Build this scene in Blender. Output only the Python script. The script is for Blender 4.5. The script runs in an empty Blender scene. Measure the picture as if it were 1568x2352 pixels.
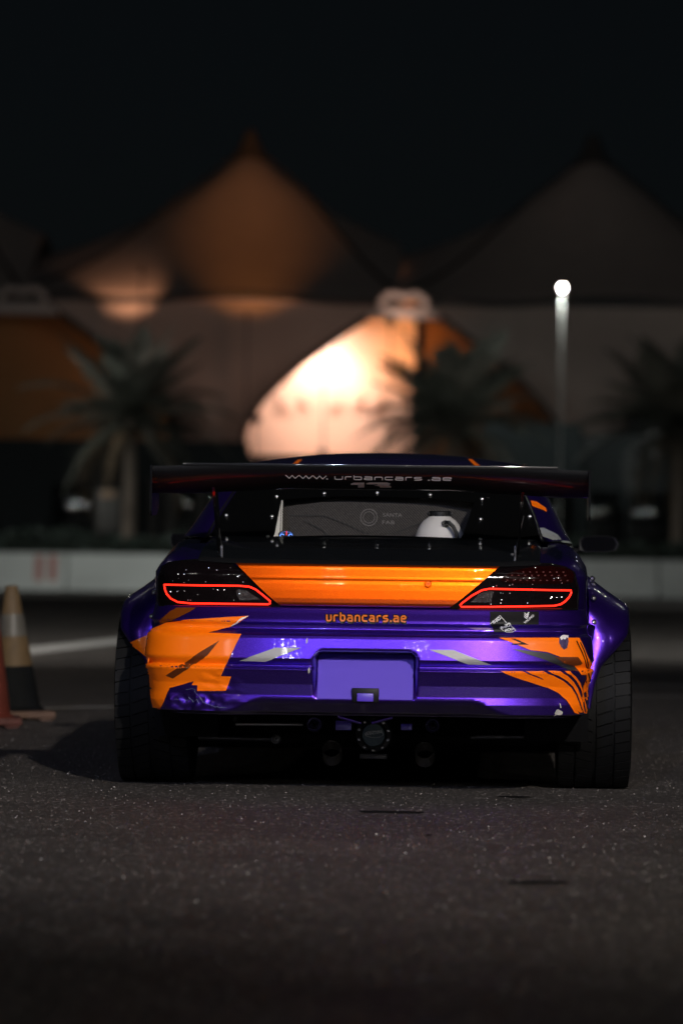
import bpy, bmesh, math, random
from mathutils import Vector, Matrix
from mathutils.bvhtree import BVHTree
R = math.radians
random.seed(7)
S = bpy.context.scene
COL = S.collection

# ------------------------------------------------------------------ camera
CAM_H = 0.855
PITCH, ROLL = R(0.61), R(0.72)
FPX = 135.0/24.0*1568.0                      # focal length in units of a 1568-wide picture
cf = Vector((0, math.cos(PITCH), math.sin(PITCH)))
r0 = Vector((1, 0, 0)); u0 = Vector((0, -math.sin(PITCH), math.cos(PITCH)))
cr = r0*math.cos(ROLL) + u0*math.sin(ROLL)
cu = -r0*math.sin(ROLL) + u0*math.cos(ROLL)
cam = bpy.data.cameras.new('camera'); cam_o = bpy.data.objects.new('camera', cam); COL.objects.link(cam_o)
cam_o.matrix_world = Matrix(((cr.x, cu.x, -cf.x, 0), (cr.y, cu.y, -cf.y, 0), (cr.z, cu.z, -cf.z, CAM_H), (0, 0, 0, 1)))
cam.sensor_fit = 'HORIZONTAL'; cam.sensor_width = 24; cam.lens = 135
cam.clip_start = 0.1; cam.clip_end = 3000
cam.dof.use_dof = True; cam.dof.focus_distance = 13.35; cam.dof.aperture_fstop = 2.5
S.camera = cam_o

# ------------------------------------------------------------------ sky, fill sun, exposure
W = bpy.data.worlds.new('World'); S.world = W; W.use_nodes = True
wn = W.node_tree; wn.nodes.clear()
sky = wn.nodes.new('ShaderNodeTexSky'); sky.sky_type = 'NISHITA'; sky.sun_disc = False
sky.sun_elevation = R(28); sky.sun_rotation = R(164)
bg = wn.nodes.new('ShaderNodeBackground'); bg.inputs['Strength'].default_value = 0.00025
wo = wn.nodes.new('ShaderNodeOutputWorld')
bg2 = wn.nodes.new('ShaderNodeBackground'); bg2.inputs['Color'].default_value = (0.0014, 0.0018, 0.0022, 1); bg2.inputs['Strength'].default_value = 1
ad = wn.nodes.new('ShaderNodeAddShader')
wn.links.new(sky.outputs[0], bg.inputs[0]); wn.links.new(bg.outputs[0], ad.inputs[0]); wn.links.new(bg2.outputs[0], ad.inputs[1])
wn.links.new(ad.outputs[0], wo.inputs[0])
sun = bpy.data.lights.new('fill_sun', 'SUN'); sun.energy = 0.015; sun.angle = R(2); sun.color = (0.75, 0.85, 1)  # faint cool sun added as general fill
sun_o = bpy.data.objects.new('fill_sun', sun); COL.objects.link(sun_o)
sun_o.rotation_euler = Vector((-0.24, 0.85, -0.47)).to_track_quat('-Z', 'Y').to_euler()
S.view_settings.view_transform = 'Standard'; S.view_settings.look = 'None'
S.view_settings.exposure = 0.0; S.view_settings.gamma = 1.0
S.render.engine = 'CYCLES'
S.cycles.use_denoising = True
S.cycles.max_bounces = 8; S.cycles.transparent_max_bounces = 12
S.cycles.sample_clamp_indirect = 4.0

# ------------------------------------------------------------------ materials
def new_mat(name):
    m = bpy.data.materials.new(name); m.use_nodes = True
    return m, m.node_tree, m.node_tree.nodes['Principled BSDF']
MATS = {}
def mat(name, col, rough=0.5, metal=0.0, coat=0.0, spec=0.5, var=0.0, vscale=8.0, bump=0.0, bscale=60.0, coat_rough=0.04, emit=None, estr=0.0):
    if name in MATS: return MATS[name]
    m, t, b = new_mat(name)
    b.inputs['Base Color'].default_value = (*col, 1); b.inputs['Roughness'].default_value = rough
    b.inputs['Metallic'].default_value = metal; b.inputs['Coat Weight'].default_value = coat
    b.inputs['Coat Roughness'].default_value = coat_rough; b.inputs['Specular IOR Level'].default_value = spec
    if emit: b.inputs['Emission Color'].default_value = (*emit, 1); b.inputs['Emission Strength'].default_value = estr
    if var or bump:
        tc = t.nodes.new('ShaderNodeTexCoord')
    if var:
        n = t.nodes.new('ShaderNodeTexNoise'); n.inputs['Scale'].default_value = vscale; n.inputs['Detail'].default_value = 6
        t.links.new(tc.outputs['Object'], n.inputs['Vector'])
        mx = t.nodes.new('ShaderNodeMix'); mx.data_type = 'RGBA'
        mx.inputs[6].default_value = (*[c*(1-var) for c in col], 1); mx.inputs[7].default_value = (*[min(1, c*(1+var)) for c in col], 1)
        t.links.new(n.outputs['Fac'], mx.inputs[0]); t.links.new(mx.outputs[2], b.inputs['Base Color'])
    if bump:
        n2 = t.nodes.new('ShaderNodeTexNoise'); n2.inputs['Scale'].default_value = bscale; n2.inputs['Detail'].default_value = 4
        t.links.new(tc.outputs['Object'], n2.inputs['Vector'])
        bp = t.nodes.new('ShaderNodeBump'); bp.inputs['Strength'].default_value = bump; bp.inputs['Distance'].default_value = 0.01
        t.links.new(n2.outputs['Fac'], bp.inputs['Height']); t.links.new(bp.outputs[0], b.inputs['Normal'])
    MATS[name] = m
    return m

def carbon(name, dark, light, scale, rough, coat, metal=0.0):
    m, t, b = new_mat(name)
    tc = t.nodes.new('ShaderNodeTexCoord')
    mp = t.nodes.new('ShaderNodeMapping'); mp.inputs['Rotation'].default_value = (0, R(45), 0)
    t.links.new(tc.outputs['Object'], mp.inputs[0])
    w = t.nodes.new('ShaderNodeTexWave'); w.bands_direction = 'X'; w.inputs['Scale'].default_value = scale; w.inputs['Distortion'].default_value = 0.15
    t.links.new(mp.outputs[0], w.inputs['Vector'])
    n = t.nodes.new('ShaderNodeTexNoise'); n.inputs['Scale'].default_value = 220; n.inputs['Detail'].default_value = 3
    t.links.new(tc.outputs['Object'], n.inputs['Vector'])
    mu = t.nodes.new('ShaderNodeMath'); mu.operation = 'MULTIPLY'
    t.links.new(w.outputs['Fac'], mu.inputs[0]); t.links.new(n.outputs['Fac'], mu.inputs[1])
    cr_ = t.nodes.new('ShaderNodeValToRGB')
    cr_.color_ramp.elements[0].position = 0.12; cr_.color_ramp.elements[0].color = (*dark, 1)
    cr_.color_ramp.elements[1].position = 0.62; cr_.color_ramp.elements[1].color = (*light, 1)
    t.links.new(mu.outputs[0], cr_.inputs[0]); t.links.new(cr_.outputs[0], b.inputs['Base Color'])
    b.inputs['Roughness'].default_value = rough; b.inputs['Coat Weight'].default_value = coat; b.inputs['Metallic'].default_value = metal
    b.inputs['Coat Roughness'].default_value = 0.05; b.inputs['Specular IOR Level'].default_value = 0.15
    return m

def paint(name, col, flake, metal, rough):
    m, t, b = new_mat(name)
    tc = t.nodes.new('ShaderNodeTexCoord')
    v = t.nodes.new('ShaderNodeTexVoronoi'); v.inputs['Scale'].default_value = 700
    t.links.new(tc.outputs['Object'], v.inputs['Vector'])
    mx = t.nodes.new('ShaderNodeMix'); mx.data_type = 'RGBA'
    mx.inputs[6].default_value = (*col, 1); mx.inputs[7].default_value = (*flake, 1)
    sx = t.nodes.new('ShaderNodeSeparateColor'); t.links.new(v.outputs['Color'], sx.inputs[0])
    pw = t.nodes.new('ShaderNodeMath'); pw.operation = 'POWER'; pw.inputs[1].default_value = 3
    t.links.new(sx.outputs[0], pw.inputs[0]); t.links.new(pw.outputs[0], mx.inputs[0]); t.links.new(mx.outputs[2], b.inputs['Base Color'])
    n2 = t.nodes.new('ShaderNodeTexNoise'); n2.inputs['Scale'].default_value = 45; n2.inputs['Detail'].default_value = 2
    t.links.new(tc.outputs['Object'], n2.inputs['Vector'])
    bp = t.nodes.new('ShaderNodeBump'); bp.inputs['Strength'].default_value = 0.06; bp.inputs['Distance'].default_value = 0.01
    t.links.new(n2.outputs['Fac'], bp.inputs['Height']); t.links.new(bp.outputs[0], b.inputs['Coat Normal'])
    b.inputs['Metallic'].default_value = metal; b.inputs['Roughness'].default_value = rough
    b.inputs['Coat Weight'].default_value = 1; b.inputs['Coat Roughness'].default_value = 0.025
    return m

def emitter(name, col, s):
    if name in MATS: return MATS[name]
    m, t, b = new_mat(name)
    b.inputs['Base Color'].default_value = (0, 0, 0, 1); b.inputs['Emission Color'].default_value = (*col, 1); b.inputs['Emission Strength'].default_value = s
    MATS[name] = m
    return m

def glass_mat(name, tint, refl=0.08):
    m = bpy.data.materials.new(name); m.use_nodes = True; t = m.node_tree; t.nodes.clear()
    o = t.nodes.new('ShaderNodeOutputMaterial'); tr = t.nodes.new('ShaderNodeBsdfTransparent'); gl = t.nodes.new('ShaderNodeBsdfGlossy')
    tr.inputs[0].default_value = (*tint, 1); gl.inputs['Roughness'].default_value = 0.03
    lw = t.nodes.new('ShaderNodeLayerWeight'); lw.inputs[0].default_value = 0.5
    p4 = t.nodes.new('ShaderNodeMath'); p4.operation = 'POWER'; p4.inputs[1].default_value = 5; t.links.new(lw.outputs['Facing'], p4.inputs[0])
    fr = t.nodes.new('ShaderNodeMath'); fr.operation = 'MULTIPLY_ADD'; fr.inputs[1].default_value = 0.9; fr.inputs[2].default_value = 0.04; t.links.new(p4.outputs[0], fr.inputs[0])
    mx = t.nodes.new('ShaderNodeMixShader')
    t.links.new(fr.outputs[0], mx.inputs[0]); t.links.new(tr.outputs[0], mx.inputs[1]); t.links.new(gl.outputs[0], mx.inputs[2]); t.links.new(mx.outputs[0], o.inputs[0])
    return m

PURPLE = paint('purple_paint', (0.046, 0.011, 0.265), (0.09, 0.030, 0.42), 0.90, 0.31)
ORANGE_P = paint('orange_paint', (0.78, 0.088, 0.001), (0.92, 0.15, 0.002), 0.95, 0.42)
ORANGE = mat('orange_vinyl', (0.98, 0.175, 0.001), 0.42, coat=0.12, coat_rough=0.12, spec=0.3, bump=0.05, bscale=30)
ORANGE_D = mat('dark_orange_vinyl', (0.16, 0.035, 0.002), 0.3, coat=0.6)
BROWN = mat('brown_vinyl', (0.11, 0.022, 0.003), 0.35, coat=0.5)
GREYV = mat('grey_vinyl', (0.33, 0.32, 0.31), 0.4, coat=0.4)
WHITEV = mat('white_vinyl', (0.75, 0.72, 0.7), 0.45)
BLACKV = mat('black_vinyl', (0.004, 0.004, 0.005), 0.45, spec=0.15)
BLACK = mat('black_gloss', (0.003, 0.003, 0.0035), 0.25, spec=0.1, coat=0.9)
LENS = mat('smoked_lens', (0.004, 0.0025, 0.003), 0.12, coat=1.0, coat_rough=0.015, bump=0.10, bscale=22)
LENS_R = mat('smoked_red_lens', (0.010, 0.001, 0.0008), 0.12, coat=1.0, coat_rough=0.015)
LED = emitter('red_led', (1.0, 0.016, 0.006), 3.4)
LED_DOT = mat('red_reflector', (0.07, 0.006, 0.003), 0.3)
CARBON = carbon('carbon_black', (0.003, 0.003, 0.0035), (0.018, 0.018, 0.019), 60, 0.35, 1.0)
CARBON_G = carbon('carbon_grey', (0.045, 0.042, 0.040), (0.17, 0.155, 0.145), 42, 0.45, 0.2)
MASK = mat('black_window_mask', (0.0025, 0.0025, 0.0025), 0.35, spec=0.12, coat=0.2, coat_rough=0.03)
PANE = glass_mat('window_pane', (0.86, 0.86, 0.86))
DARKGLASS = mat('dark_glass', (0.004, 0.005, 0.005), 0.08, coat=1.0)
CHROME = mat('chrome', (0.85, 0.85, 0.85), 0.38, metal=1.0)
STEEL = mat('dark_steel', (0.05, 0.05, 0.055), 0.4, metal=0.6, bump=0.1)
ALU = mat('aluminium', (0.35, 0.35, 0.36), 0.35, metal=1.0)
RUBBER = mat('tyre_rubber', (0.0026, 0.0026, 0.0027), 0.65, spec=0.15, var=0.3, vscale=30)
PLASTIC = mat('black_plastic', (0.008, 0.008, 0.009), 0.5)
TANKW = mat('white_tank', (0.80, 0.77, 0.74), 0.45)
UNDER = mat('underbody', (0.002, 0.002, 0.0025), 0.8, spec=0.1)

# ------------------------------------------------------------------ mesh helpers
def link(name, me, m=None, parent=None, smooth=True, sharp=40):
    o = bpy.data.objects.new(name, me); COL.objects.link(o)
    if m is not None and not me.materials: me.materials.append(m)
    if smooth and me.polygons and not me.get('done'):
        me.polygons.foreach_set('use_smooth', [True]*len(me.polygons))
        me.set_sharp_from_angle(angle=R(sharp))
    if parent is not None: o.parent = parent
    return o

class MB:
    def __init__(s): s.v = []; s.f = []
    def add(s, vs, fs):
        k = len(s.v); s.v += [tuple(p) for p in vs]; s.f += [tuple(i+k for i in f) for f in fs]; return s
    def grid(s, rows, closed=False, flip=False):
        n = len(rows[0]); vs = [p for r in rows for p in r]; fs = []
        for i in range(len(rows)-1):
            for j in range(n if closed else n-1):
                a = i*n+j; b = i*n+(j+1) % n; c = (i+1)*n+(j+1) % n; d = (i+1)*n+j
                fs.append((a, d, c, b) if flip else (a, b, c, d))
        return s.add(vs, fs)
    def box(s, c, d, M=None, bev=0.0):
        bm = bmesh.new(); bmesh.ops.create_cube(bm, size=1)
        bmesh.ops.scale(bm, vec=d, verts=bm.verts)
        if bev: bmesh.ops.bevel(bm, geom=bm.edges[:], offset=bev, segments=2, affect='EDGES', profile=0.5)
        if M is not None: bmesh.ops.transform(bm, matrix=M, verts=bm.verts)
        bmesh.ops.translate(bm, vec=c, verts=bm.verts)
        bm.verts.index_update()
        s.add([v.co.copy() for v in bm.verts], [[v.index for v in f.verts] for f in bm.faces]); bm.free(); return s
    def tube(s, pts, r, n=8, closed=False):
        pts = [Vector(p) for p in pts]; m = len(pts); rows = []
        rr = r if isinstance(r, (list, tuple)) else [r]*m
        up = Vector((0.13, 0.21, 0.97)); prev = None
        for i in range(m):
            a = pts[(i-1) % m] if (closed or i > 0) else pts[i]; b = pts[(i+1) % m] if (closed or i < m-1) else pts[i]
            t = (b-a).normalized()
            if prev is None:
                e = t.cross(up)
                if e.length < 1e-3: e = t.cross(Vector((1, 0, 0)))
            else: e = prev - t*prev.dot(t)
            e.normalize(); prev = e; f = t.cross(e)
            rows.append([pts[i] + (e*math.cos(2*math.pi*k/n) + f*math.sin(2*math.pi*k/n))*rr[i] for k in range(n)])
        if closed: rows.append(rows[0])
        s.grid(rows, closed=True)
        if not closed:
            k = len(s.v); s.f.append(tuple(range(k-n, k))); s.f.append(tuple(reversed(range(k-n*m, k-n*m+n))))
        return s
    def lathe(s, prof, n=24, M=None):     # prof: (radius, height) about local z
        rows = [[Vector((p[0]*math.cos(2*math.pi*k/n), p[0]*math.sin(2*math.pi*k/n), p[1])) for k in range(n)] for p in prof]
        if M is not None: rows = [[M @ q for q in r] for r in rows]
        return s.grid(rows, closed=True)
    def mesh(s, name='m'):
        me = bpy.data.meshes.new(name); me.from_pydata([tuple(p) for p in s.v], [], s.f); me.update()
        return me
    def build(s, name, m, parent=None, smooth=True, sharp=40): return link(name, s.mesh(name), m, parent, smooth, sharp)

def tag(o, label=None, cat=None, group=None, kind=None):
    if label: o['label'] = label
    if cat: o['category'] = cat
    if group: o['group'] = group
    if kind: o['kind'] = kind
    return o
def empty(name, loc=(0, 0, 0), rz=0.0):
    o = bpy.data.objects.new(name, None); COL.objects.link(o); o.location = loc; o.rotation_euler = (0, 0, rz); o.empty_display_size = 0.2
    return o
def lerp(a, b, t): return a+(b-a)*t
def interp(tab, x):
    if x <= tab[0][0]: return tab[0][1]
    for (a, p), (b, q) in zip(tab, tab[1:]):
        if x <= b: return p+(q-p)*(x-a)/(b-a)
    return tab[-1][1]
def sstep(a, b, x):
    t = max(0, min(1, (x-a)/(b-a))); return t*t*(3-2*t)
def spot(name, loc, aim, power, size, blend, radius, col):
    l = bpy.data.lights.new(name, 'SPOT'); l.energy = power; l.spot_size = R(size); l.spot_blend = blend; l.shadow_soft_size = radius; l.color = col
    o = bpy.data.objects.new(name, l); COL.objects.link(o); o.location = loc
    o.rotation_euler = (Vector(aim)-Vector(loc)).to_track_quat('-Z', 'Y').to_euler()
    return o
def wray(u, v): return (cf*FPX + cr*(u-784) - cu*(v-1176)).normalized()
def ground_pt(u, v, z=0.0):
    d = wray(u, v); k = (z-CAM_H)/d.z; return Vector((d.x*k, d.y*k, z))
def at(u, v, y):                                # the point of the place at depth y
    d = wray(u, v); k = y/d.y; return Vector((d.x*k, y, CAM_H+d.z*k))

# ================================================================== GROUND
def asphalt():
    m, t, b = new_mat('asphalt')
    tc = t.nodes.new('ShaderNodeTexCoord')
    def noise(sc, det, rough=0.5):
        n = t.nodes.new('ShaderNodeTexNoise'); n.inputs['Scale'].default_value = sc; n.inputs['Detail'].default_value = det; n.inputs['Roughness'].default_value = rough
        t.links.new(tc.outputs['Object'], n.inputs['Vector']); return n
    big, mid, fine = noise(0.35, 5), noise(2.2, 5), noise(90, 4, 0.7)
    vo = t.nodes.new('ShaderNodeTexVoronoi'); vo.inputs['Scale'].default_value = 95; t.links.new(tc.outputs['Object'], vo.inputs['Vector'])
    sc = t.nodes.new('ShaderNodeSeparateColor'); t.links.new(vo.outputs['Color'], sc.inputs[0])
    ramp = t.nodes.new('ShaderNodeValToRGB')
    e = ramp.color_ramp.elements
    e[0].position = 0.0; e[0].color = (0.024, 0.0195, 0.017, 1)
    e[1].position = 0.80; e[1].color = (0.064, 0.054, 0.047, 1)
    x = e.new(0.93); x.color = (0.085, 0.075, 0.068, 1); x = e.new(0.985); x.color = (0.30, 0.27, 0.25, 1)
    t.links.new(sc.outputs[0], ramp.inputs[0])
    mr = t.nodes.new('ShaderNodeMapRange'); mr.inputs[1].default_value = 0.3; mr.inputs[2].default_value = 0.7; mr.inputs[3].default_value = 0.45; mr.inputs[4].default_value = 1.35
    am = t.nodes.new('ShaderNodeMath'); am.operation = 'ADD'; t.links.new(big.outputs['Fac'], am.inputs[0]); t.links.new(mid.outputs['Fac'], am.inputs[1])
    hm = t.nodes.new('ShaderNodeMath'); hm.operation = 'MULTIPLY'; hm.inputs[1].default_value = 0.5; t.links.new(am.outputs[0], hm.inputs[0]); t.links.new(hm.outputs[0], mr.inputs[0])
    mx = t.nodes.new('ShaderNodeMix'); mx.data_type = 'RGBA'; mx.blend_type = 'MULTIPLY'; mx.inputs[0].default_value = 1
    t.links.new(ramp.outputs[0], mx.inputs[6]); t.links.new(mr.outputs[0], mx.inputs[7]); t.links.new(mx.outputs[2], b.inputs['Base Color'])
    b.inputs['Roughness'].default_value = 0.62
    ah = t.nodes.new('ShaderNodeMath'); ah.operation = 'ADD'; t.links.new(vo.outputs['Distance'], ah.inputs[0]); t.links.new(fine.outputs['Fac'], ah.inputs[1])
    bp = t.nodes.new('ShaderNodeBump'); bp.inputs['Strength'].default_value = 0.9; bp.inputs['Distance'].default_value = 0.006
    t.links.new(ah.outputs[0], bp.inputs['Height']); t.links.new(bp.outputs[0], b.inputs['Normal'])
    return m
g = MB().add([(-900, -300, 0), (900, -300, 0), (900, 1800, 0), (-900, 1800, 0)], [(0, 1, 2, 3)]).build('ground', asphalt())
tag(g, 'dark worn asphalt of the car park', kind='structure')
LINE = mat('line_paint', (0.33, 0.32, 0.305), 0.6, var=0.35, vscale=3)
def ground_line(a, b, w, label, z=0.004):
    a, b = ground_pt(*a), ground_pt(*b); d = (b-a).normalized(); n = Vector((-d.y, d.x, 0))*w*0.5
    o = MB().add([a-n+Vector((0, 0, z)), b-n+Vector((0, 0, z)), b+n+Vector((0, 0, z)), a+n+Vector((0, 0, z))], [(0, 1, 2, 3)]).build('road_marking', LINE)
    tag(o, label, kind='structure')
ground_line((-120, 1516), (700, 1425), 0.45, 'broad white line slanting away beyond the cones')
ground_line((30, 1630), (420, 1622), 0.13, 'thin white parking line between cones and rear wheel')
ground_line((1300, 1600), (1720, 1604), 0.13, 'thin white parking line beside the right rear tyre')
ground_line((1300, 1572), (1720, 1581), 0.12, 'faint white parking line farther off on the right')
GRIT = mat('grit', (0.22, 0.195, 0.175), 0.5, var=0.85, vscale=9)
gb = MB()
for i in range(4500):
    y = 6.6+15.0*random.random()**1.25; x = random.uniform(-1, 1)*(784/8820*y+0.35); r_ = random.uniform(0.0009, 0.0024)*(1+0.5*(random.random() > 0.93)); h_ = r_*random.uniform(0.7, 1.5); a = random.uniform(0, 6.28)
    vs = [(x+r_*1.3*math.cos(a+k*2.094)*random.uniform(0.7, 1.2), y+r_*1.3*math.sin(a+k*2.094)*random.uniform(0.7, 1.2), -0.0004) for k in range(3)]
    t2 = [(x+(p[0]-x)*0.6, y+(p[1]-y)*0.6, h_*random.uniform(0.7, 1.1)) for p in vs]
    gb.add(vs+t2, [(3, 4, 5), (0, 1, 4, 3), (1, 2, 5, 4), (2, 0, 3, 5)])
tag(gb.build('grit', GRIT, smooth=False), 'fine pale grit bedded in the asphalt', 'grit', kind='stuff')
TAR = mat('tar_patch', (0.010, 0.009, 0.009), 0.9, spec=0.1, bump=0.6, bscale=120)
def patch(u, v, w, d, label, z=0.003, k=18):
    c = ground_pt(u, v); rs = [random.uniform(0.6, 1.1) for _ in range(k)]
    vs = [c + Vector((math.cos(2*math.pi*i/k)*w*rs[i], math.sin(2*math.pi*i/k)*d*rs[i], z)) for i in range(k)]
    tag(MB().add(vs, [tuple(range(k))]).build('tar_patch', TAR), label, kind='structure')
patch(905, 1867, 0.14, 0.07, 'dark tar patch on the asphalt behind the rear bumper')
patch(985, 1921, 0.012, 0.03, 'small black oil drop on the asphalt')
patch(1235, 2029, 0.09, 0.05, 'faint dark patch in the foreground asphalt')
patch(1180, 1832, 0.07, 0.04, 'thin dark stain near the right rear tyre')

# ================================================================== FAR STRUCTURE: barriers, hedge, building, tents
CONC = mat('barrier_concrete', (0.50, 0.51, 0.49), 0.85, var=0.25, vscale=1.5, bump=0.3, bscale=40)
REDP = mat('barrier_red_paint', (0.42, 0.19, 0.165), 0.6, var=0.3, vscale=4)
YB = 80.0
seg_w = 2.46
def barrier_mesh():
    prof = [(-0.30, 0), (-0.30, 0.10), (-0.18, 0.30), (-0.11, 0.74), (-0.085, 0.78), (0.085, 0.78), (0.11, 0.74), (0.18, 0.30), (0.30, 0.10), (0.30, 0)]
    rows = [[(x, p[0], p[1]) for p in prof] for x in (-seg_w/2+0.02, seg_w/2-0.02)]
    b = MB().grid(rows); n = len(prof)
    b.f.append(tuple(range(n))); b.f.append(tuple(reversed(range(n, 2*n))))
    return b.mesh('barrier')
bme = barrier_mesh()
BL = ['grey concrete barrier block beyond the left edge, far end of the row', 'grey concrete barrier block cut off by the left edge of the picture', 'grey concrete barrier block with two red painted bands', 'plain grey concrete barrier block between red banded block and car',
      'grey concrete barrier block half hidden by the left rear flare', 'grey concrete barrier block hidden behind the left tail light', 'grey concrete barrier block hidden behind the orange boot lid', 'grey concrete barrier block hidden behind the right tail light',
      'grey concrete barrier block beside the right mirror, touching the car outline', 'grey concrete barrier block at the right edge of the picture', 'grey concrete barrier block just beyond the right edge', 'grey concrete barrier block far beyond the right edge, end of the row']
for i in range(-5, 7):
    o = link('concrete_barrier', bme, CONC, None, sharp=20)
    o.location = (i*seg_w+1.0 - 0.55, YB+random.uniform(-0.03, 0.03), 0); o.rotation_euler.z = random.uniform(-0.006, 0.006)
    tag(o, BL[i+5], 'barrier', 'concrete barriers along the car park edge')
    if i == -3:
        for dx in (0.66, 0.95):
            b = MB().box((dx, -0.205, 0.40), (0.17, 0.012, 0.66), M=Matrix.Rotation(R(-9.3), 4, 'X'), bev=0.003)
            bb = b.build('red_band', REDP, o)
        o['label'] = 'grey concrete barrier block with two red painted bands'

# hedge of small leaves behind the barriers
LEAF = mat('hedge_leaf', (0.055, 0.075, 0.060), 0.6, var=0.4, vscale=6)
hb = MB()
for i in range(9000):
    x = random.uniform(-16, 18); y = random.uniform(83.0, 84.3); z = random.uniform(0.05, 1.32)*(0.93+0.07*math.sin(x*1.7)+0.03*math.sin(x*5.1))
    s = random.uniform(0.06, 0.13); a = random.uniform(0, 6.28); t_ = random.uniform(-1, 1)
    e1 = Vector((math.cos(a), math.sin(a), 0.4*t_))*s; e2 = Vector((-math.sin(a)*t_, math.cos(a)*t_, 0.8))*s*0.7; c = Vector((x, y, z))
    hb.add([c-e1, c-e2, c+e1, c+e2], [(0, 1, 2, 3)])
hd = empty('hedge', (0, 0, 0)); hb.build('foliage', LEAF, hd, smooth=False)
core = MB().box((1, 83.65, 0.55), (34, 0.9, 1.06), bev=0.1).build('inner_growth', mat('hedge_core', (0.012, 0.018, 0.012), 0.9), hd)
tag(hd, 'low dark clipped hedge running behind the barriers', 'hedge')

YT = 118.0
SC = FPX/YT
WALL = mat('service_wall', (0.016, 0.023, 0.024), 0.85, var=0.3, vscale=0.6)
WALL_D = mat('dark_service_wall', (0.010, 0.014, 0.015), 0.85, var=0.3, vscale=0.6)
PALE = mat('pale_render', (0.42, 0.38, 0.35), 0.8, var=0.2, vscale=1)
bl = empty('service_building', (at(784, 1270, 108.0).x, 108.0, 0))
def wall_piece(name, ua, ub, z0, z1, y, dep, m, sub=None):
    xa, xb = at(ua, 1270, y).x, at(ub, 1270, y).x
    return MB().box(((xa+xb)/2, y+dep/2-108.0, (z0+z1)/2), (xb-xa, dep, z1-z0), bev=0.03).build(name, m, bl if sub is None else sub)
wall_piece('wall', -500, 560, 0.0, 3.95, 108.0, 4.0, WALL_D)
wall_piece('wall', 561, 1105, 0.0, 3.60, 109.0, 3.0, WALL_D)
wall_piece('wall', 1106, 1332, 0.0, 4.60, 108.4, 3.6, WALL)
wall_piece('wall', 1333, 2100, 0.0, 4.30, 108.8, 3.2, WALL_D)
for ua, ub in ((212, 228), (338, 356), (372, 402), (446, 470)):
    wall_piece('pilaster', ua, ub, 0.0, 2.9, 107.7, 0.28, mat('pilaster_render', (0.05, 0.046, 0.042), 0.8, var=0.2))
for ua, ub in ((120, 205), (410, 440), (480, 540), (1120, 1200), (1215, 1320), (1350, 1420), (1440, 1540)):
    w_ = wall_piece('window', ua, ub, 1.3, 2.7, 107.9 if ua < 561 else 108.3, 0.08, DARKGLASS)
tag(bl, 'low dark service building with pilasters under the tents', 'building')
sg = empty('sign_board', (at(248, 1200, 88).x, 88.0, 0))
MB().box((0, 0, 1.75), (0.55, 0.06, 1.0), bev=0.05).build('panel', mat('sign_panel', (0.045, 0.042, 0.038), 0.7, var=0.3, vscale=4), sg)
MB().tube([(0, 0.05, 0), (0, 0.05, 1.3)], 0.05).build('post', STEEL, sg)
MB().box((0.0, -0.045, 2.13), (0.34, 0.02, 0.17), bev=0.008).build('warm_strip', mat('sign_strip', (0.20, 0.13, 0.08), 0.6), sg)
tag(sg, 'small pale board on a post behind the hedge beside the palm trunk', 'sign')

# ---- tensile tents
FAB = mat('tent_membrane', (0.42, 0.33, 0.285), 0.75, var=0.12, vscale=1.2, bump=0.05, bscale=6)
SEAM = mat('tent_seam', (0.05, 0.045, 0.045), 0.7)
ALAB = mat('crown_metal', (0.62, 0.50, 0.44), 0.5)
def X(u): return (u-784)/SC
def Zv(v): return CAM_H+(1270-v)/SC
YP = YT+8
def roof_h(dx, y):                              # height of a bay's upper membrane, dx from the peak
    r = math.hypot(dx, (y-YP)*0.8)
    top = interp([(0, 14.05), (0.3, 13.95), (0.7, 13.62), (1.2, 13.2), (1.86, 12.68), (2.4, 12.28), (2.86, 11.98), (3.4, 11.68), (4.0, 11.40), (4.8, 11.05), (5.7, 10.72), (7, 10.35), (9, 10.05), (12, 9.9)], r)
    k = max(0.0, min(1.0, (y-YT+0.3)/(YP-1.0-YT+0.3)))**1.2
    edge = 8.62+0.10*math.cos(dx*0.9)
    return lerp(edge, top, k**0.62)
def arch_a(v): return interp([(690, 30), (705, 58), (725, 85), (765, 140), (830, 230), (905, 310), (960, 353), (1000, 365), (1200, 372)], v)
APEX = {0: (-820, 50), 1: (50, 920), 2: (920, 1790)}
PEAK = {0: -290, 1: 550, 2: 1390}
TL = {0: 'brown membrane tent cut off by the left edge, orange arch', 1: 'brown peaked membrane tent lit orange at its peak', 2: 'dark peaked membrane tent behind the lamp post'}
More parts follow.
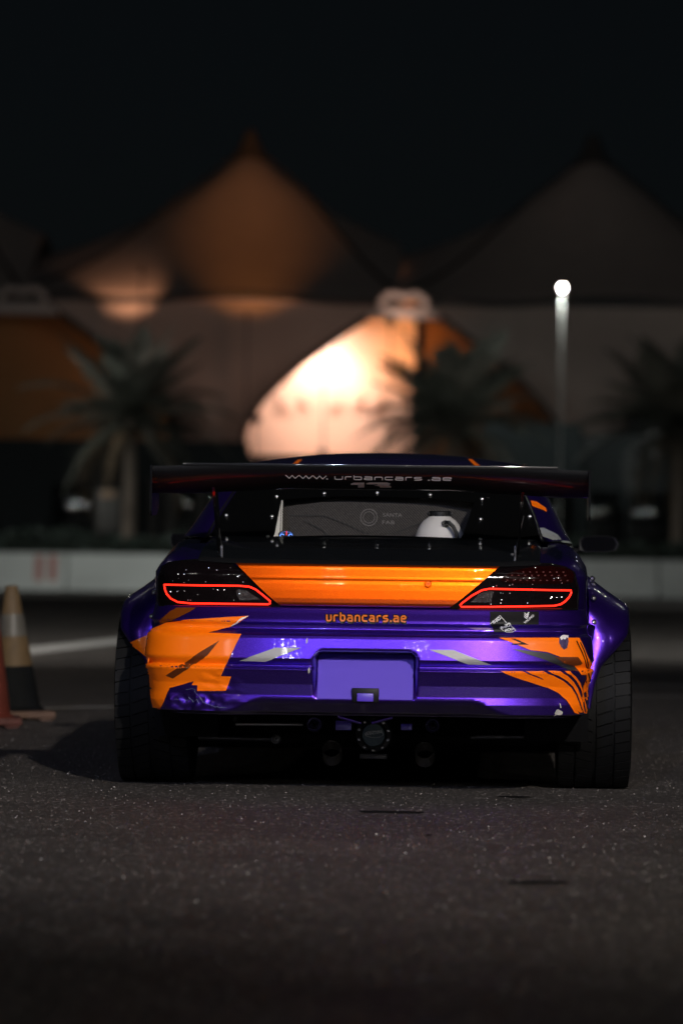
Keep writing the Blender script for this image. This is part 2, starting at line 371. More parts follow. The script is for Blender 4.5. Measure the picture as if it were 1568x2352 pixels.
for k in (0, 1, 2):
    ua, ub = APEX[k]; xp = X(PEAK[k])
    T = empty('membrane_tent', (xp, YT, 0))
    xa, xb = X(ua), X(ub)
    rows = []
    ys = [YT-0.3+i*(20.0/40) for i in range(41)]
    for y in ys: rows.append([(x-xp, y-YT, roof_h(x-xp, y)) for x in [lerp(xa, xb, i/48) for i in range(49)]])
    MB().grid(rows).build('upper_membrane', FAB, T, sharp=60)
    # seams from peak to the front corners, front edge cable
    for xe in (xa, xb):
        pts = []
        for i in range(25):
            f = i/24; x = lerp(xp, xe, f); y = lerp(YP-0.2, YT-0.25, f**2.4); pts.append((x-xp, y-YT-0.03, roof_h(x-xp, y)+0.03))
        MB().tube(pts, 0.07, 6).build('ridge_seam', SEAM, T)
    MB().tube([(x-xp, -0.34, roof_h(x-xp, YT-0.3)+0.02) for x in [lerp(xa, xb, i/40) for i in range(41)]], 0.11, 6).build('edge_cable', SEAM, T)
    MB().lathe([(0.02, 14.75), (0.18, 14.65), (0.30, 14.3), (0.45, 13.98), (0.78, 13.66), (0.80, 13.50)], 16, Matrix.Translation((0, YP-YT, 0))).build('peak_cap', mat('peak_cap', (0.07, 0.06, 0.055), 0.7), T)
    # lower funnel-shaped membrane between two arch openings
    rows = []; vs = [694+i*(1215-694)/44 for i in range(45)]
    for v in vs:
        a = arch_a(v); r_ = []
        for i in range(31):
            s_ = i/30; u = lerp(ua+a, ub-a, s_)
            r_.append((X(u)-xp, -0.2-1.0*math.sin(math.pi*s_)*sstep(694, 900, v), Zv(v)-0.05))
        rows.append(r_)
    MB().grid(rows).build('lower_membrane', FAB, T, sharp=60)
    for side in (0, 30):
        MB().tube([(r_[side][0], r_[side][1]-0.02, r_[side][2]) for r_ in rows], 0.10, 6).build('arch_edge', SEAM, T)
    tag(T, TL[k], 'tent', 'row of membrane tents')
# crowns over the arch apexes
for u, lab in ((50, 'pale metal crown over the arch at the left edge'), (920, 'pale metal crown over the bright lit arch')):
    c = empty('arch_crown', (X(u), YT-0.9, Zv(735)))
    pts = []
    for i in range(25):
        f = i/24*2-1; pts.append((f*0.72, 0, 0.44+0.34*(1-abs(f)**5) - 0.08*math.exp(-(f/0.25)**2)))
    MB().tube(pts, 0.12, 8).build('hoop', ALAB, c)
    rows = [[(x*1.05*w_, -0.12+d_, z) for x in [i/12-1 for i in range(25)]] for z, w_, d_ in ((0.0, 1.1, 0), (0.22, 1.0, 0.0), (0.36, 0.72, 0.1), (0.44, 0.6, 0.3))]
    MB().grid(rows).build('collar', ALAB, c)
    for s_ in (-1, 1): MB().tube([(s_*0.72, 0, 0.44), (s_*0.62, 0, 0.3)], 0.08).build('bracket', ALAB, c)
    tag(c, lab, 'crown', 'arch crowns')
# the lit hall inside the centre arch
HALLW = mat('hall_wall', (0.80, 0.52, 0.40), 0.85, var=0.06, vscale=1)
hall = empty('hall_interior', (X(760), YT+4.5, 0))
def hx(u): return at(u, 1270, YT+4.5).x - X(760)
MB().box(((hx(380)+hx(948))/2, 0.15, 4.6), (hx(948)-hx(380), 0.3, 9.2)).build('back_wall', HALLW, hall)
MB().box(((hx(948)+hx(1330))/2+0.3, 0.15, 4.4), (hx(1330)-hx(948), 0.3, 8.6)).build('shaded_wall', mat('hall_shaded_wall', (0.20, 0.075, 0.02), 0.85), hall)  # darker colour stands in for the unlit stretch of hall wall
for uu, vv in ((655, 925), (700, 918), (770, 922), (820, 918), (860, 925)):
    p = at(uu, vv, YT+4.3); MB().box((p.x-X(760), -0.06, p.z), (0.42, 0.08, 0.5), bev=0.02).build('wall_niche', mat('niche', (0.74, 0.47, 0.36), 0.8), hall)
tag(hall, 'warm lit hall wall seen through the centre arch', 'hall')
lh = empty('left_hall_interior', (X(120), YT+4.5, 0))
MB().box((X(50)-X(120)-1.0, 0.15, 4.4), (14, 0.3, 8.8)).build('back_wall', mat('left_hall_wall', (0.45, 0.22, 0.09), 0.85, var=0.1), lh)
tag(lh, 'dim orange hall wall seen through the left arch', 'hall')

def floodlamp(loc, aim, power, size, blend, col, label, est, r=0.13, lr=0.1, group='flood lamps on the tents'):
    loc = Vector(loc); d = (Vector(aim)-loc).normalized()
    L = empty('flood_lamp', loc); q = d.to_track_quat('-Z', 'Y').to_matrix().to_4x4()
    MB().lathe([(0.01, 0.16), (r*0.7, 0.14), (r*1.15, 0.0), (r*1.2, -0.02)], 14, q).build('housing', STEEL, L)
    MB().lathe([(0.001, -0.012), (r, -0.010)], 14, q).build('lens', emitter('lamp_lens_%d' % int(est), (1, 0.93, 0.85), est), L)
    MB().tube([q @ Vector((0, 0, 0.14)), q @ Vector((0, 0, 0.14)) + Vector((0, 0.15, 0.25))], 0.025).build('bracket', STEEL, L)
    MB().tube([(0, 0.15, 0.22), (0, 0.15, -loc.z)], 0.022, 6).build('mast', STEEL, L)
    tag(L, label, 'lamp', group)
    s_ = spot('flood_light', loc + d*0.06, aim, power, size, blend, lr, col); return L
pA = at(745, 774, YT+3.3)
LA = floodlamp(pA, (pA.x+0.1, YT+4.5, pA.z-2.6), 560, 120, 0.8, (1.0, 0.74, 0.62), 'blinding white flood lamp under the edge of the centre arch', 400, r=0.16)
pH = at(740, 1040, YT+2.0)
floodlamp(pH, (pH.x, YT+4.5, pH.z+2.0), 330, 140, 0.8, (1.0, 0.70, 0.56), 'added fill lamp washing the lower hall wall in the centre arch', 1.2)  # fill lamp added to brighten the lower part of the wall
pG = at(925, 850, YT+2.4)
floodlamp(pG, (pG.x-0.4, YT+4.5, pG.z+1.6), 300, 150, 0.9, (1.0, 0.42, 0.07), 'added amber fill lamp behind the crown of the palm in the centre arch', 1.5)  # fill lamp added for the orange tone on the right
gl_ = MB().lathe([(0.001, 0.12), (0.09, 0.09), (0.13, 0.0), (0.09, -0.09), (0.001, -0.12)], 14, Matrix.Translation((0, -0.25, -0.03))).build('globe', emitter('globe', (1, 0.95, 0.9), 60), LA)

WARM = (1.0, 0.50, 0.22)
pB = Vector((X(330), YT-3.0, Zv(645)))
floodlamp(pB, (X(295), YT-0.25, Zv(664)), 950, 44, 1.0, (1.0, 0.50, 0.28), 'small flood lamp washing the tent edge above the left palm', 0.5, r=0.06)
pC = Vector((X(575), YT-7.0, 7.6))
floodlamp(pC, (X(560), YP-1.0, 12.7), 3000, 36, 1.0, (1.0, 0.36, 0.07), 'small flood lamp aimed up at the lit tent peak', 0.5, r=0.06)
pD = Vector((X(285), YT+2.6, Zv(850)))
floodlamp(pD, (X(250), YT+4.5, Zv(800)), 9, 130, 0.8, (1.0, 0.45, 0.08), 'small flood lamp inside the left arch', 0.5)
pF = Vector((X(600), YT-9.0, 4.6))
floodlamp(pF, (X(560), YT, 9.2), 340, 84, 1.0, (1.0, 0.54, 0.38), 'flood lamp on the roof of the service building washing the tent front', 0.5)
pE = Vector((X(890), YT-2.2, Zv(745)))
floodlamp(pE, (X(925), YT-0.9, Zv(690)), 60, 80, 0.8, (1.0, 0.72, 0.6), 'small flood lamp aimed at the crown of the bright arch', 0.5)

# ---- lamp posts of the car park: one seen, some added
GALV = mat('galvanised', (0.42, 0.42, 0.40), 0.5, metal=0.3, var=0.1)
def lamp_post(x, y, h, aim, power, size, blend, col, label, est, lr=0.12, r=0.07, pole=0.085):
    L = empty('lamp_post', (x, y, 0))
    MB().lathe([(0.20, 0), (0.20, 0.03), (pole*1.15, 0.06), (pole, 0.3), (pole*0.8, h-0.12)], 14).build('pole', GALV, L)
    MB().box((0, 0, 0.04), (0.42, 0.42, 0.08), bev=0.01).build('base_plate', STEEL, L)
    MB().lathe([(pole*0.8, h-0.14), (0.07, h+0.06), (0.10, h+0.10), (0.08, h+0.13), (0.01, h+0.14)], 14).build('head', STEEL, L)
    MB().lathe([(0.002, h-r), (r*0.7, h-r*0.7), (r, h), (r*0.7, h+r*0.7), (0.002, h+r)], 14, Matrix.Translation((0, -0.26, 0.02))).build('bulb', emitter('bulb_%d' % int(est), (1, 0.96, 0.9), est), L)
    tag(L, label, 'lamp post', 'lamp posts of the car park')
    spot('lamp_light', (x, y-0.34, h-0.06-r), aim, power, size, blend, lr, col)
    return L
pL = at(1290, 664, 104.0)
lamp_post(pL.x, 104.0, pL.z, (pL.x, 103.5, 0), 420, 165, 0.5, (0.95, 1, 0.95), 'tall lamp post with glowing white head to the right of the tents', 120, pole=0.022, r=0.055)
lamp_post(-9.6, 62.0, 7.0, (-7.0, 80, 1.6), 4600, 66, 0.9, (0.95, 1.0, 0.955), 'unseen added lamp post lighting the barriers, beyond the left edge', 60)  # this and the next three posts are unseen, added to fill the lot
lamp_post(11.5, 60.0, 7.0, (7.0, 80, 1.6), 2300, 120, 0.7, (0.94, 1.0, 0.97), 'unseen added lamp post lighting the barriers, beyond the right edge', 60)
lamp_post(-6.8, 27.0, 8.0, (-2.5, 40, 0), 4200, 110, 0.9, (1.0, 0.97, 0.92), 'unseen added lamp post lighting the lot ahead of the car, beyond the cones', 60)
lamp_post(8.5, 30.0, 8.0, (4.0, 42, 0), 3600, 110, 0.9, (0.95, 1.0, 0.96), 'unseen added lamp post lighting the lot ahead of the car, on the right', 60)
lamp_post(-10.5, 85.6, 6.4, (-4.6, 90, 4.6), 1200, 90, 0.7, (1.0, 1.0, 0.95), 'unseen lamp post added for the palms beside the hedge, beyond the left edge', 60)  # this post and the next are unseen, added to brighten the palms
lamp_post(11.0, 85.6, 6.4, (3.2, 88, 4.6), 1100, 80, 0.7, (1.0, 1.0, 0.95), 'unseen lamp post added for the palms beside the hedge, beyond the right edge', 60)
# the two taller masts behind the photographer that light the car
lamp_post(7.0, -12.0, 11.6, (0.05, 14.9, 0.80), 55000, 18.6, 0.85, (1.0, 0.93, 0.86), 'tall mast behind the photographer, on the right', 400, lr=0.22, r=0.25, pole=0.12)
lamp_post(-4.6, -14.0, 11.0, (-0.3, 14.4, 0.85), 13000, 14, 0.9, (0.52, 0.62, 1.0), 'tall mast behind the photographer, on the left', 200, lr=0.2, r=0.2)

for i, (x, y, h) in enumerate(((-16.0, -14.0, 9.0), (16.5, -9.0, 9.0), (0.5, -26.0, 12.5), (-26.0, -2.0, 9.5), (25.0, 4.0, 9.5), (-11.0, -30.0, 12.5))):  # unseen posts added so that their bulbs glint in the paint
    lamp_post(x, y, h, (x*0.6, y+9, 0), 500, 120, 0.9, (1.0, 0.95, 0.88), ('unseen lamp post added for glints behind the photographer, ' + ['left of the left mast', 'right of the right mast', 'between the two masts', 'far out on the left', 'far out on the right', 'behind the left mast'][i]), 350, r=0.24)
# ---- palms
TRUNK = mat('palm_trunk', (0.12, 0.095, 0.075), 0.9, var=0.4, vscale=5, bump=0.5, bscale=8)
FROND = [mat('palm_frond_a', (0.070, 0.075, 0.060), 0.6, var=0.3, vscale=3), mat('palm_frond_b', (0.090, 0.085, 0.068), 0.6, var=0.3, vscale=3), mat('palm_frond_dry', (0.16, 0.115, 0.07), 0.8, var=0.3, vscale=3)]
def frond_mesh(L, droop, seed):
    rnd = random.Random(seed); b = MB(); pts = []
    n = 16
    for i in range(n+1):
        f = i/n; pts.append(Vector((L*f*(1-0.12*droop*f), 0, L*(0.28*f-0.55*droop*f*f))))
    b.tube(pts, [0.028*(1-0.8*i/n) for i in range(n+1)], 5)
    for i in range(2, n*3):
        f = i/(n*3); p = pts[min(n-1, int(f*n))].lerp(pts[min(n, int(f*n)+1)], f*n-int(f*n))
        ln = L*0.24*math.sin(math.pi*min(1, 0.18+f*0.82))*rnd.uniform(0.8, 1.1)+0.05
        for s_ in (-1, 1):
            d = Vector((0.62, s_*0.78, -0.18+rnd.uniform(-0.1, 0.25))).normalized()*ln; w_ = Vector((0.03, 0, 0.005))
            b.add([p-w_, p+w_, p+d*0.6+w_*0.8, p+d, p+d*0.6-w_*0.6], [(0, 1, 2, 3, 4)])
    return b.mesh('frond')
FM = [[None]*3 for _ in range(3)]
for i, (L_, dr) in enumerate(((2.6, 0.55), (2.75, 0.95), (2.4, 1.5))):
    for j in range(3):
        me = frond_mesh(L_, dr, i*7+j); me.materials.append(FROND[j]); FM[i][j] = me
def palm(u, vtop, y, scale, label, n=44, seed=1):
    rnd = random.Random(seed); p = at(u, vtop, y); h = p.z
    P = empty('palm_tree', (p.x, y, 0)); prof = []
    k = 26
    for i in range(k+1):
        f = i/k; r_ = lerp(0.19, 0.135, f)*scale
        prof += [(r_*1.08, f*h), (r_*0.94, (f+0.7/k)*h if i < k else f*h+0.05)]
    MB().lathe(prof, 12).build('trunk', TRUNK, P, sharp=25)
    for i in range(n):
        f = i/n; az = i*2.399963+rnd.uniform(-0.2, 0.2); el = lerp(1.15, -0.55, f**0.9)+rnd.uniform(-0.12, 0.12)
        kind = 0 if f < 0.35 else (1 if f < 0.75 else 2)
        o = link('frond', FM[kind][2 if f > 0.9 else rnd.choice((0, 0, 1))], None, P, smooth=False)
        o.location = (0.06*math.cos(az), 0.06*math.sin(az), h+0.12-0.25*f)
        o.rotation_euler = (rnd.uniform(-0.3, 0.3), -el, az); s_ = scale*rnd.uniform(0.85, 1.08); o.scale = (s_, s_, s_)
    tag(P, label, 'palm tree', 'palm trees behind the barriers')
palm(300, 968, 90, 1.0, 'palm tree in front of the orange arch on the left', seed=3)
palm(1040, 975, 88, 0.98, 'palm tree covering the right side of the bright arch', n=52, seed=5)
palm(1560, 985, 93, 1.05, 'palm tree cut off by the right edge of the picture', seed=9)

# ---- cones
def cone(x, y, h, rz, lean, cols, label):
    C = empty('traffic_cone', (x, y, 0), rz); M = Matrix.Rotation(lean, 4, 'Y')
    def rr(f): return lerp(0.135, 0.032, f)
    b = MB().box((0, 0, 0.028), (0.37, 0.37, 0.035), bev=0.008)
    for sx in (-1, 1):
        for sy in (-1, 1): b.box((sx*0.14, sy*0.14, 0.006), (0.06, 0.06, 0.012))
    b.build('base', cols['base'], C)
    fs = [0, 0.03, 0.34, 0.36]; zz = lambda f: 0.045+f*(h-0.045)
    MB().lathe([(rr(0)+0.025, zz(0)), (rr(0.03), zz(0.03)), (rr(0.36), zz(0.36))], 28, M).build('lower_sleeve', cols['low'], C)
    MB().lathe([(rr(0.36), zz(0.36)), (rr(0.60), zz(0.60))], 28, M).build('middle_band', cols['mid'], C)
    MB().lathe([(rr(0.60)+0.004, zz(0.60)), (rr(0.78)+0.004, zz(0.78))], 28, M).build('reflective_collar', cols['refl'], C)
    MB().lathe([(rr(0.78), zz(0.78)), (rr(1), zz(1)), (rr(1)*0.85, zz(1)+0.006), (0.022, zz(1)+0.006), (0.02, zz(1)-0.1)], 28, M).build('tip', cols['tip'], C)
    tag(C, label, 'traffic cone', 'traffic cones by the left edge')
AMB = mat('amber_cone', (0.105, 0.064, 0.026), 0.7, var=0.45, vscale=14)
DRK = mat('dark_cone', (0.006, 0.0065, 0.007), 0.8, spec=0.1, var=0.4, vscale=10)  # flat near-black colour for the lower part of the cone
REFL = mat('dirty_reflective', (0.085, 0.078, 0.066), 0.5, var=0.5, vscale=18)
ORC = mat('faded_orange_cone', (0.10, 0.016, 0.007), 0.65, var=0.35, vscale=12)
bp_ = ground_pt(33, 1652)
cone(bp_.x, bp_.y, 0.665, 0.2, R(-2.0), dict(base=mat('cone_base', (0.10, 0.055, 0.035), 0.8, var=0.4), low=DRK, mid=AMB, refl=REFL, tip=AMB), 'grubby amber traffic cone with dark lower part beside the orange one')
bp2 = ground_pt(-40, 1668)
cone(bp2.x, bp2.y, 0.74, 0.1, R(1.0), dict(base=mat('cone_base2', (0.07, 0.018, 0.010), 0.8, var=0.4), low=ORC, mid=ORC, refl=mat('dim_reflective', (0.07, 0.04, 0.035), 0.5), tip=ORC), 'dark orange traffic cone cut off by the left edge')

# ================================================================== CAR
CAR_YAW = R(2.5)
CAR0 = Vector((0.132, 14.2, 0))
CARM = Matrix.Translation(CAR0) @ Matrix.Rotation(-CAR_YAW, 4, 'Z'); CARI = CARM.inverted()
CAR = empty('race_car', CAR0, -CAR_YAW)
tag(CAR, 'purple and orange wide body coupe with big black rear wing', 'car')
ORG = CARI @ Vector((0, 0, CAM_H)); ROT = CARI.to_3x3()
def lray(u, v): return (ROT @ wray(u, v)).normalized()
def cp(u, v, Y):
    d = lray(u, v); k = (Y-ORG.y)/d.y; return ORG + d*k
def zat(v, Y=-0.95, u=843): return cp(u, v, Y).z

# ---- plan outline of the tail (superellipse), arc-length sampled
Y0, NSE = -0.36, 5.0
def sup(phi):
    c, s_ = math.cos(phi), math.sin(phi); r_ = (abs(c)**NSE+abs(s_)**NSE)**(-1/NSE); return r_*s_, r_*abs(c)
def phis(n):
    ph = [-math.pi/2+math.pi*i/4000 for i in range(4001)]; acc = [0.0]
    for a, b in zip(ph, ph[1:]):
        p, q = sup(a), sup(b); acc.append(acc[-1]+math.hypot((p[0]-q[0])*0.775, (p[1]-q[1])*0.53))
    out = []; j = 0
    for i in range(n+1):
        t_ = acc[-1]*i/n
        while j < 3999 and acc[j+1] < t_: j += 1
        f = (t_-acc[j])/max(1e-9, acc[j+1]-acc[j]); out.append(lerp(ph[j], ph[j+1], f))
    return out
def plan(phi, Wd, Ld, off=0.0):
    def P(p):
        a, b = sup(p); return Vector((Wd*a, Y0-Ld*b+0.060*a*a*b))
    p = P(phi); e = 1e-3
    t_ = P(min(math.pi/2, phi+e))-P(max(-math.pi/2, phi-e)); n = Vector((t_.y, -t_.x)); n.normalize()
    if n.y > 0 and abs(phi) < 1.4: n = -n
    return p+n*off, n
def car_noise(x, z, s_):
    from mathutils import noise as nz
    return nz.noise(Vector((x*s_, z*s_, 1.7)))

# ---- bumper
ZB = [(1650, -0.02), (1640, 0.030), (1618, 0.040), (1600, 0.036), (1575, 0.040), (1546, 0.062), (1541, 0.068), (1538, 0.066), (1535, 0.052), (1531, 0.050), (1526, 0.056), (1515, 0.068),
      (1470, 0.058), (1463, 0.054), (1459, 0.048), (1455, 0.034), (1447, 0.026), (1439, 0.026), (1436, 0.030), (1432, 0.037), (1426, 0.034), (1410, 0.022), (1398, 0.014), (1394, 0.004), (1392, -0.012)]
EZ = sorted((zat(v), e) for v, e in ZB)
plL, plR = cp(722, 1550, -0.93).x, cp(955, 1550, -0.93).x; plT, plB = zat(1499), zat(1606)
def rr_sdf(x, z, x0, x1, z0, z1, r_):
    cx, cz = (x0+x1)/2, (z0+z1)/2; qx = abs(x-cx)-(x1-x0)/2+r_; qz = abs(z-cz)-(z1-z0)/2+r_
    return math.hypot(max(qx, 0), max(qz, 0))+min(max(qx, qz), 0)-r_
PH = phis(400)
zt, zb_ = zat(1392), 0.285
zs = set([z for z, _ in EZ if z > zb_])
z = zb_
while z < zt: zs.add(round(z, 4)); z += 0.0055
zs = sorted(zs)
yplate_t, yplate_b = -0.848, -0.920
rows = []
for z in zs:
    row = []
    for ph in PH:
        a, b = sup(ph); side = sstep(0.25, 0.9, b)
        x0_ = 0.772*a
        e_ = interp(EZ, z)*lerp(0.15, 1.0, side)
        zc = lerp(zat(1609), zat(1640), sstep(0.36, 0.50, abs(x0_)))
        if z < zc: e_ -= (zc-z)*1.9
        p, n = plan(ph, 0.762, 0.530, e_)
        # torn and crumpled lower left corner
        dm = sstep(0.13, 0.03, math.hypot((p.x+0.60)*0.70, (z-0.318)*2.0))
        if dm > 0:
            q = dm*(0.026*car_noise(p.x, z, 16)+0.010*car_noise(p.x, z, 48)-0.008); p = p+n*q
        dm2 = sstep(0.11, 0.02, math.hypot((p.x+0.50), (z-0.40)*1.3))
        if dm2 > 0: p = p+n*dm2*0.007*car_noise(p.x+z, z*2, 26)
        y = p.y
        d_ = rr_sdf(p.x, z, plL, plR, plB-0.03, plT, 0.028)
        k = sstep(0.006, -0.006, d_)
        if k > 0:
            yp = lerp(yplate_b, yplate_t, (z-plB)/(plT-plB))
            if yp < y and z < plB: yp = y
            y = lerp(y, max(yp, y if z < plB else yp), k)
        row.append((p.x, y, z))
    rows.append(row)
bump = MB().grid(rows, flip=True)
BUMPER = bump.build('rear_bumper', PURPLE, CAR, sharp=70)

# ---- tail and quarter panels: rings that roll over into the deck
def zdeck(y): return interp([(-0.93, 0.802), (-0.85, 0.812), (-0.6, 0.852), (-0.25, 0.900), (0.3, 0.905), (1.0, 0.895), (2.0, 0.865), (3.0, 0.78), (3.5, 0.66)], y)
PQ = phis(150)
def tail_ring(ph, d_, k=None):
    a, b = sup(ph); q = b*b
    p, n = plan(ph, 0.768-d_, 0.535-d_, 0)
    drop, rad = lerp(0.085, 0.030, q), lerp(0.10, 0.04, q)
    zz = zdeck(p.y)-drop*(1-min(d_/rad, 1))**2.2
    return p, zz
rows = []
for k in range(9):
    row = []
    for ph in PQ:
        p, zz = tail_ring(ph, 0.0); f = k/8
        row.append((p.x, p.y, lerp(0.650, zz, f)))
    rows.append(row)
for d_ in (0.004, 0.008, 0.014, 0.021, 0.03, 0.04, 0.055, 0.07, 0.09, 0.12, 0.17, 0.24):
    rows.append([(p.x, p.y, zz) for p, zz in [tail_ring(ph, d_) for ph in PQ]])
TAIL = MB().grid(rows, flip=True).build('tail_panel', PURPLE, CAR, sharp=60)

# ---- side panels with wheel arch openings
def arch_low(y):
    z = 0.155
    for yc in (0.0, 2.525):
        d_ = abs(y-yc)
        if d_ < 0.375: z = max(z, 0.32+math.sqrt(0.375**2-d_*d_))
    return z
for s_ in (-1, 1):
    rows = []; y = Y0-0.01
    ysl = [Y0-0.008+i*0.022 for i in range(int((3.2-Y0)/0.022))]
    for y in ysl:
        wd = 0.768*interp([(-0.4, 1), (0.3, 1.0), (1.2, 1.02), (2.5, 1.0), (3.0, 0.95), (3.25, 0.86)], y)
        zl = arch_low(y); zd = zdeck(y); r_ = []
        for f in (0, 0.15, 0.3, 0.5, 0.7, 0.85, 1.0): r_.append((s_*(wd+0.012*math.sin(math.pi*f)), y, lerp(zl, zd-0.085, f)))
        for d_ in (0.008, 0.02, 0.035, 0.055, 0.075, 0.1, 0.14): r_.append((s_*(wd-d_), y, zd-0.085*(1-min(d_/0.10, 1))**2.2))
        rows.append(r_)
    MB().grid(rows, flip=(s_ < 0)).build('side_panel', PURPLE, CAR, sharp=50)

# ---- greenhouse
def win_edge(f):          # rear glass side edge, f 0 base .. 1 roof
    z = lerp(0.902, 1.172, f); return interp([(0.90, 0.605), (1.0, 0.575), (1.07, 0.545), (1.172, 0.505)], z), lerp(-0.26, 0.50, f), z
def side_x(z): return interp([(0.86, 0.735), (0.90, 0.718), (0.945, 0.693), (1.07, 0.638), (1.14, 0.59), (1.19, 0.54)], z)
def roof_z(x, y): return interp([(0.45, 1.170), (0.6, 1.201), (0.8, 1.231), (1.1, 1.257), (1.5, 1.252), (1.8, 1.218), (1.9, 1.20)], y)-0.042*(abs(x)/0.54)**2.2
rows = [[(x, y, roof_z(x, y)) for x in [0.545*(i/20-1) for i in range(41)]] for y in [0.47+i*1.40/28 for i in range(29)]]
ROOF = MB().grid(rows).build('roof', mat('roof_paint', (0.020, 0.012, 0.085), 0.3, metal=0.3, coat=1.0), CAR)
for s_ in (-1, 1):
    rows = []
    for i in range(17):
        f = i/16; xa, ya, za = win_edge(f); xb = side_x(za); yb = ya+lerp(0.26, 0.20, f)
        r_ = []
        for j in range(9):
            t_ = j/8; a = t_*math.pi/2
            r_.append((s_*(lerp(xa, xb, math.sin(a)**0.9)), lerp(ya, yb, 1-math.cos(a)**1.2), za+0.008*math.sin(math.pi*t_)))
        for dy in (0.08, 0.2, 0.34): r_.append((s_*(xb+0.001), yb+dy*lerp(1, 0.6, f), za))
        rows.append(r_)
    PIL = MB().grid(rows, flip=(s_ > 0)).build('rear_pillar', PURPLE, CAR, sharp=60)
    if s_ > 0: PILR = PIL
    rows = []
    for i in range(13):
        f = i/12; za = lerp(0.885, 1.165, f); xb = side_x(za)+0.004; ya = lerp(-0.26, 0.50, (za-0.902)/0.27)+0.40; yf = lerp(2.30, 1.80, f)
        rows.append([(s_*xb, lerp(ya, yf, j/8), za) for j in range(9)])
    sw = MB().grid(rows, flip=(s_ > 0)).build('side_window', DARKGLASS, CAR)
    # roof rail / gutter
    pts = [(s_*0.548, y, roof_z(0.545, y)-0.004) for y in [0.47+i*0.14 for i in range(11)]]
    MB().tube(pts, 0.012, 6).build('gutter', BLACK, CAR)
    pts = [(s_*(win_edge(f/12)[0]+0.006), win_edge(f/12)[1]-0.012, win_edge(f/12)[2]+0.004) for f in range(13)]
    MB().tube(pts, 0.0045, 6).build('window_moulding', mat('dull_chrome', (0.28, 0.28, 0.28), 0.3, metal=1.0), CAR)
    # dark triangular vent panel beside rear glass base
    MB().tube([(s_*0.60, -0.262, 0.902), (s_*0.66, -0.21, 0.90), (s_*0.715, -0.02, 0.895)], 0.006, 6).build('belt_moulding', BLACK, CAR)
# front: windscreen, bonnet, nose
MB().grid([[(x*lerp(1, 1.22, k/8), lerp(1.87, 2.42, k/8)-0.10*(abs(x)/0.54)**2*0.6, lerp(roof_z(x, 1.87), 0.885, k/8)) for x in [0.54*(i/12-1) for i in range(25)]] for k in range(9)]).build('windscreen', DARKGLASS, CAR)
MB().grid([[(x, y-0.10*(x/0.7)**2*sstep(2.9, 3.4, y), zdeck(y)+0.02*(1-(x/0.7)**2)-0.03*sstep(3.1, 3.4, y)) for x in [0.66*(i/12-1) for i in range(25)]] for y in [2.36+i*1.0/14 for i in range(15)]]).build('bonnet', PURPLE, CAR)
MB().grid([[(0.80*math.sin(a)*w_, 3.05+d_*math.cos(a)**0.6, z) for a in [R(-88)+R(176)*i/30 for i in range(31)]] for z, w_, d_ in ((0.07, 1.0, 0.36), (0.11, 1.02, 0.40), (0.3, 1.0, 0.42), (0.5, 0.97, 0.40), (0.62, 0.92, 0.34), (0.70, 0.86, 0.26))]).build('front_bumper', PURPLE, CAR)

# ---- boot lid: carbon top and orange rear face
def ytail(x):
    lo, hi = 0.0, math.pi/2
    for _ in range(40):
        m_ = (lo+hi)/2
        if sup(m_)[0]*0.768 < abs(x): lo = m_
        else: hi = m_
    a, b = sup(lo); return Y0-0.535*b+0.060*a*a*b
TZ = sorted((zat(v, -0.90), e) for v, e in [(1394, 0.006), (1391, 0.018), (1386, 0.023), (1376, 0.0245), (1356, 0.0235), (1342, 0.022), (1335, 0.0195), (1330, 0.0155), (1325, 0.0135), (1308, 0.0115), (1302, 0.0095), (1299, 0.005), (1297, -0.006)])
zlist = sorted(set([z for z, _ in TZ] + [lerp(TZ[0][0], TZ[-1][0], i/40) for i in range(41)]))
cTL, cTR, cBL, cBR = cp(541, 1297, -0.86), cp(1147, 1304, -0.86), cp(645, 1391, -0.9), cp(1031, 1396, -0.9)
ztop_f, zbot_f = TZ[-1][0], TZ[0][0]
rows = []
for z in zlist:
    f = (z-zbot_f)/(ztop_f-zbot_f); xl = lerp(cBL.x, cTL.x, f**0.92); xr = lerp(cBR.x, cTR.x, f**0.92)
    rows.append([(x, ytail(x)-interp(TZ, z)-0.008*(1-(abs(x)/0.5)**2), z) for x in [lerp(xl, xr, i/60) for i in range(61)]])
FACE = MB().grid(rows, flip=True).build('boot_lid_face', ORANGE_P, CAR, sharp=50)
# lock barrel
pk = cp(983, 1341, -0.93)
MB().lathe([(0.002, 0.0), (0.008, 0.0), (0.010, -0.003), (0.012, -0.006)], 18, Matrix.Translation((pk.x, ytail(pk.x)-0.034, pk.z)) @ Matrix.Rotation(R(-90), 4, 'X')).build('lock', ORANGE, FACE)
def lid_z(x, y): return zdeck(y)+0.012+0.006*(1-(x/0.6)**2)
rows = []
for k in range(31):
    f = k/30; row = []
    for i in range(61):
        x = 0.605*(i/30-1)*lerp(0.985, 1.0, f)
        yr = ytail(x)+0.012+0.02*sstep(0.45, 0.6, abs(x)); yf = -0.255+0.03*(x/0.6)**2-0.03
        y = lerp(yr, yf, f); z = lid_z(x, y)
        ed = min((0.605-abs(x))/0.018, f*30/1.2, 1); z -= 0.012*(1-max(0, ed))**2
        row.append((x, y, z))
    rows.append(row)
LID = MB().grid(rows).build('boot_lid', CARBON, CAR, sharp=50)

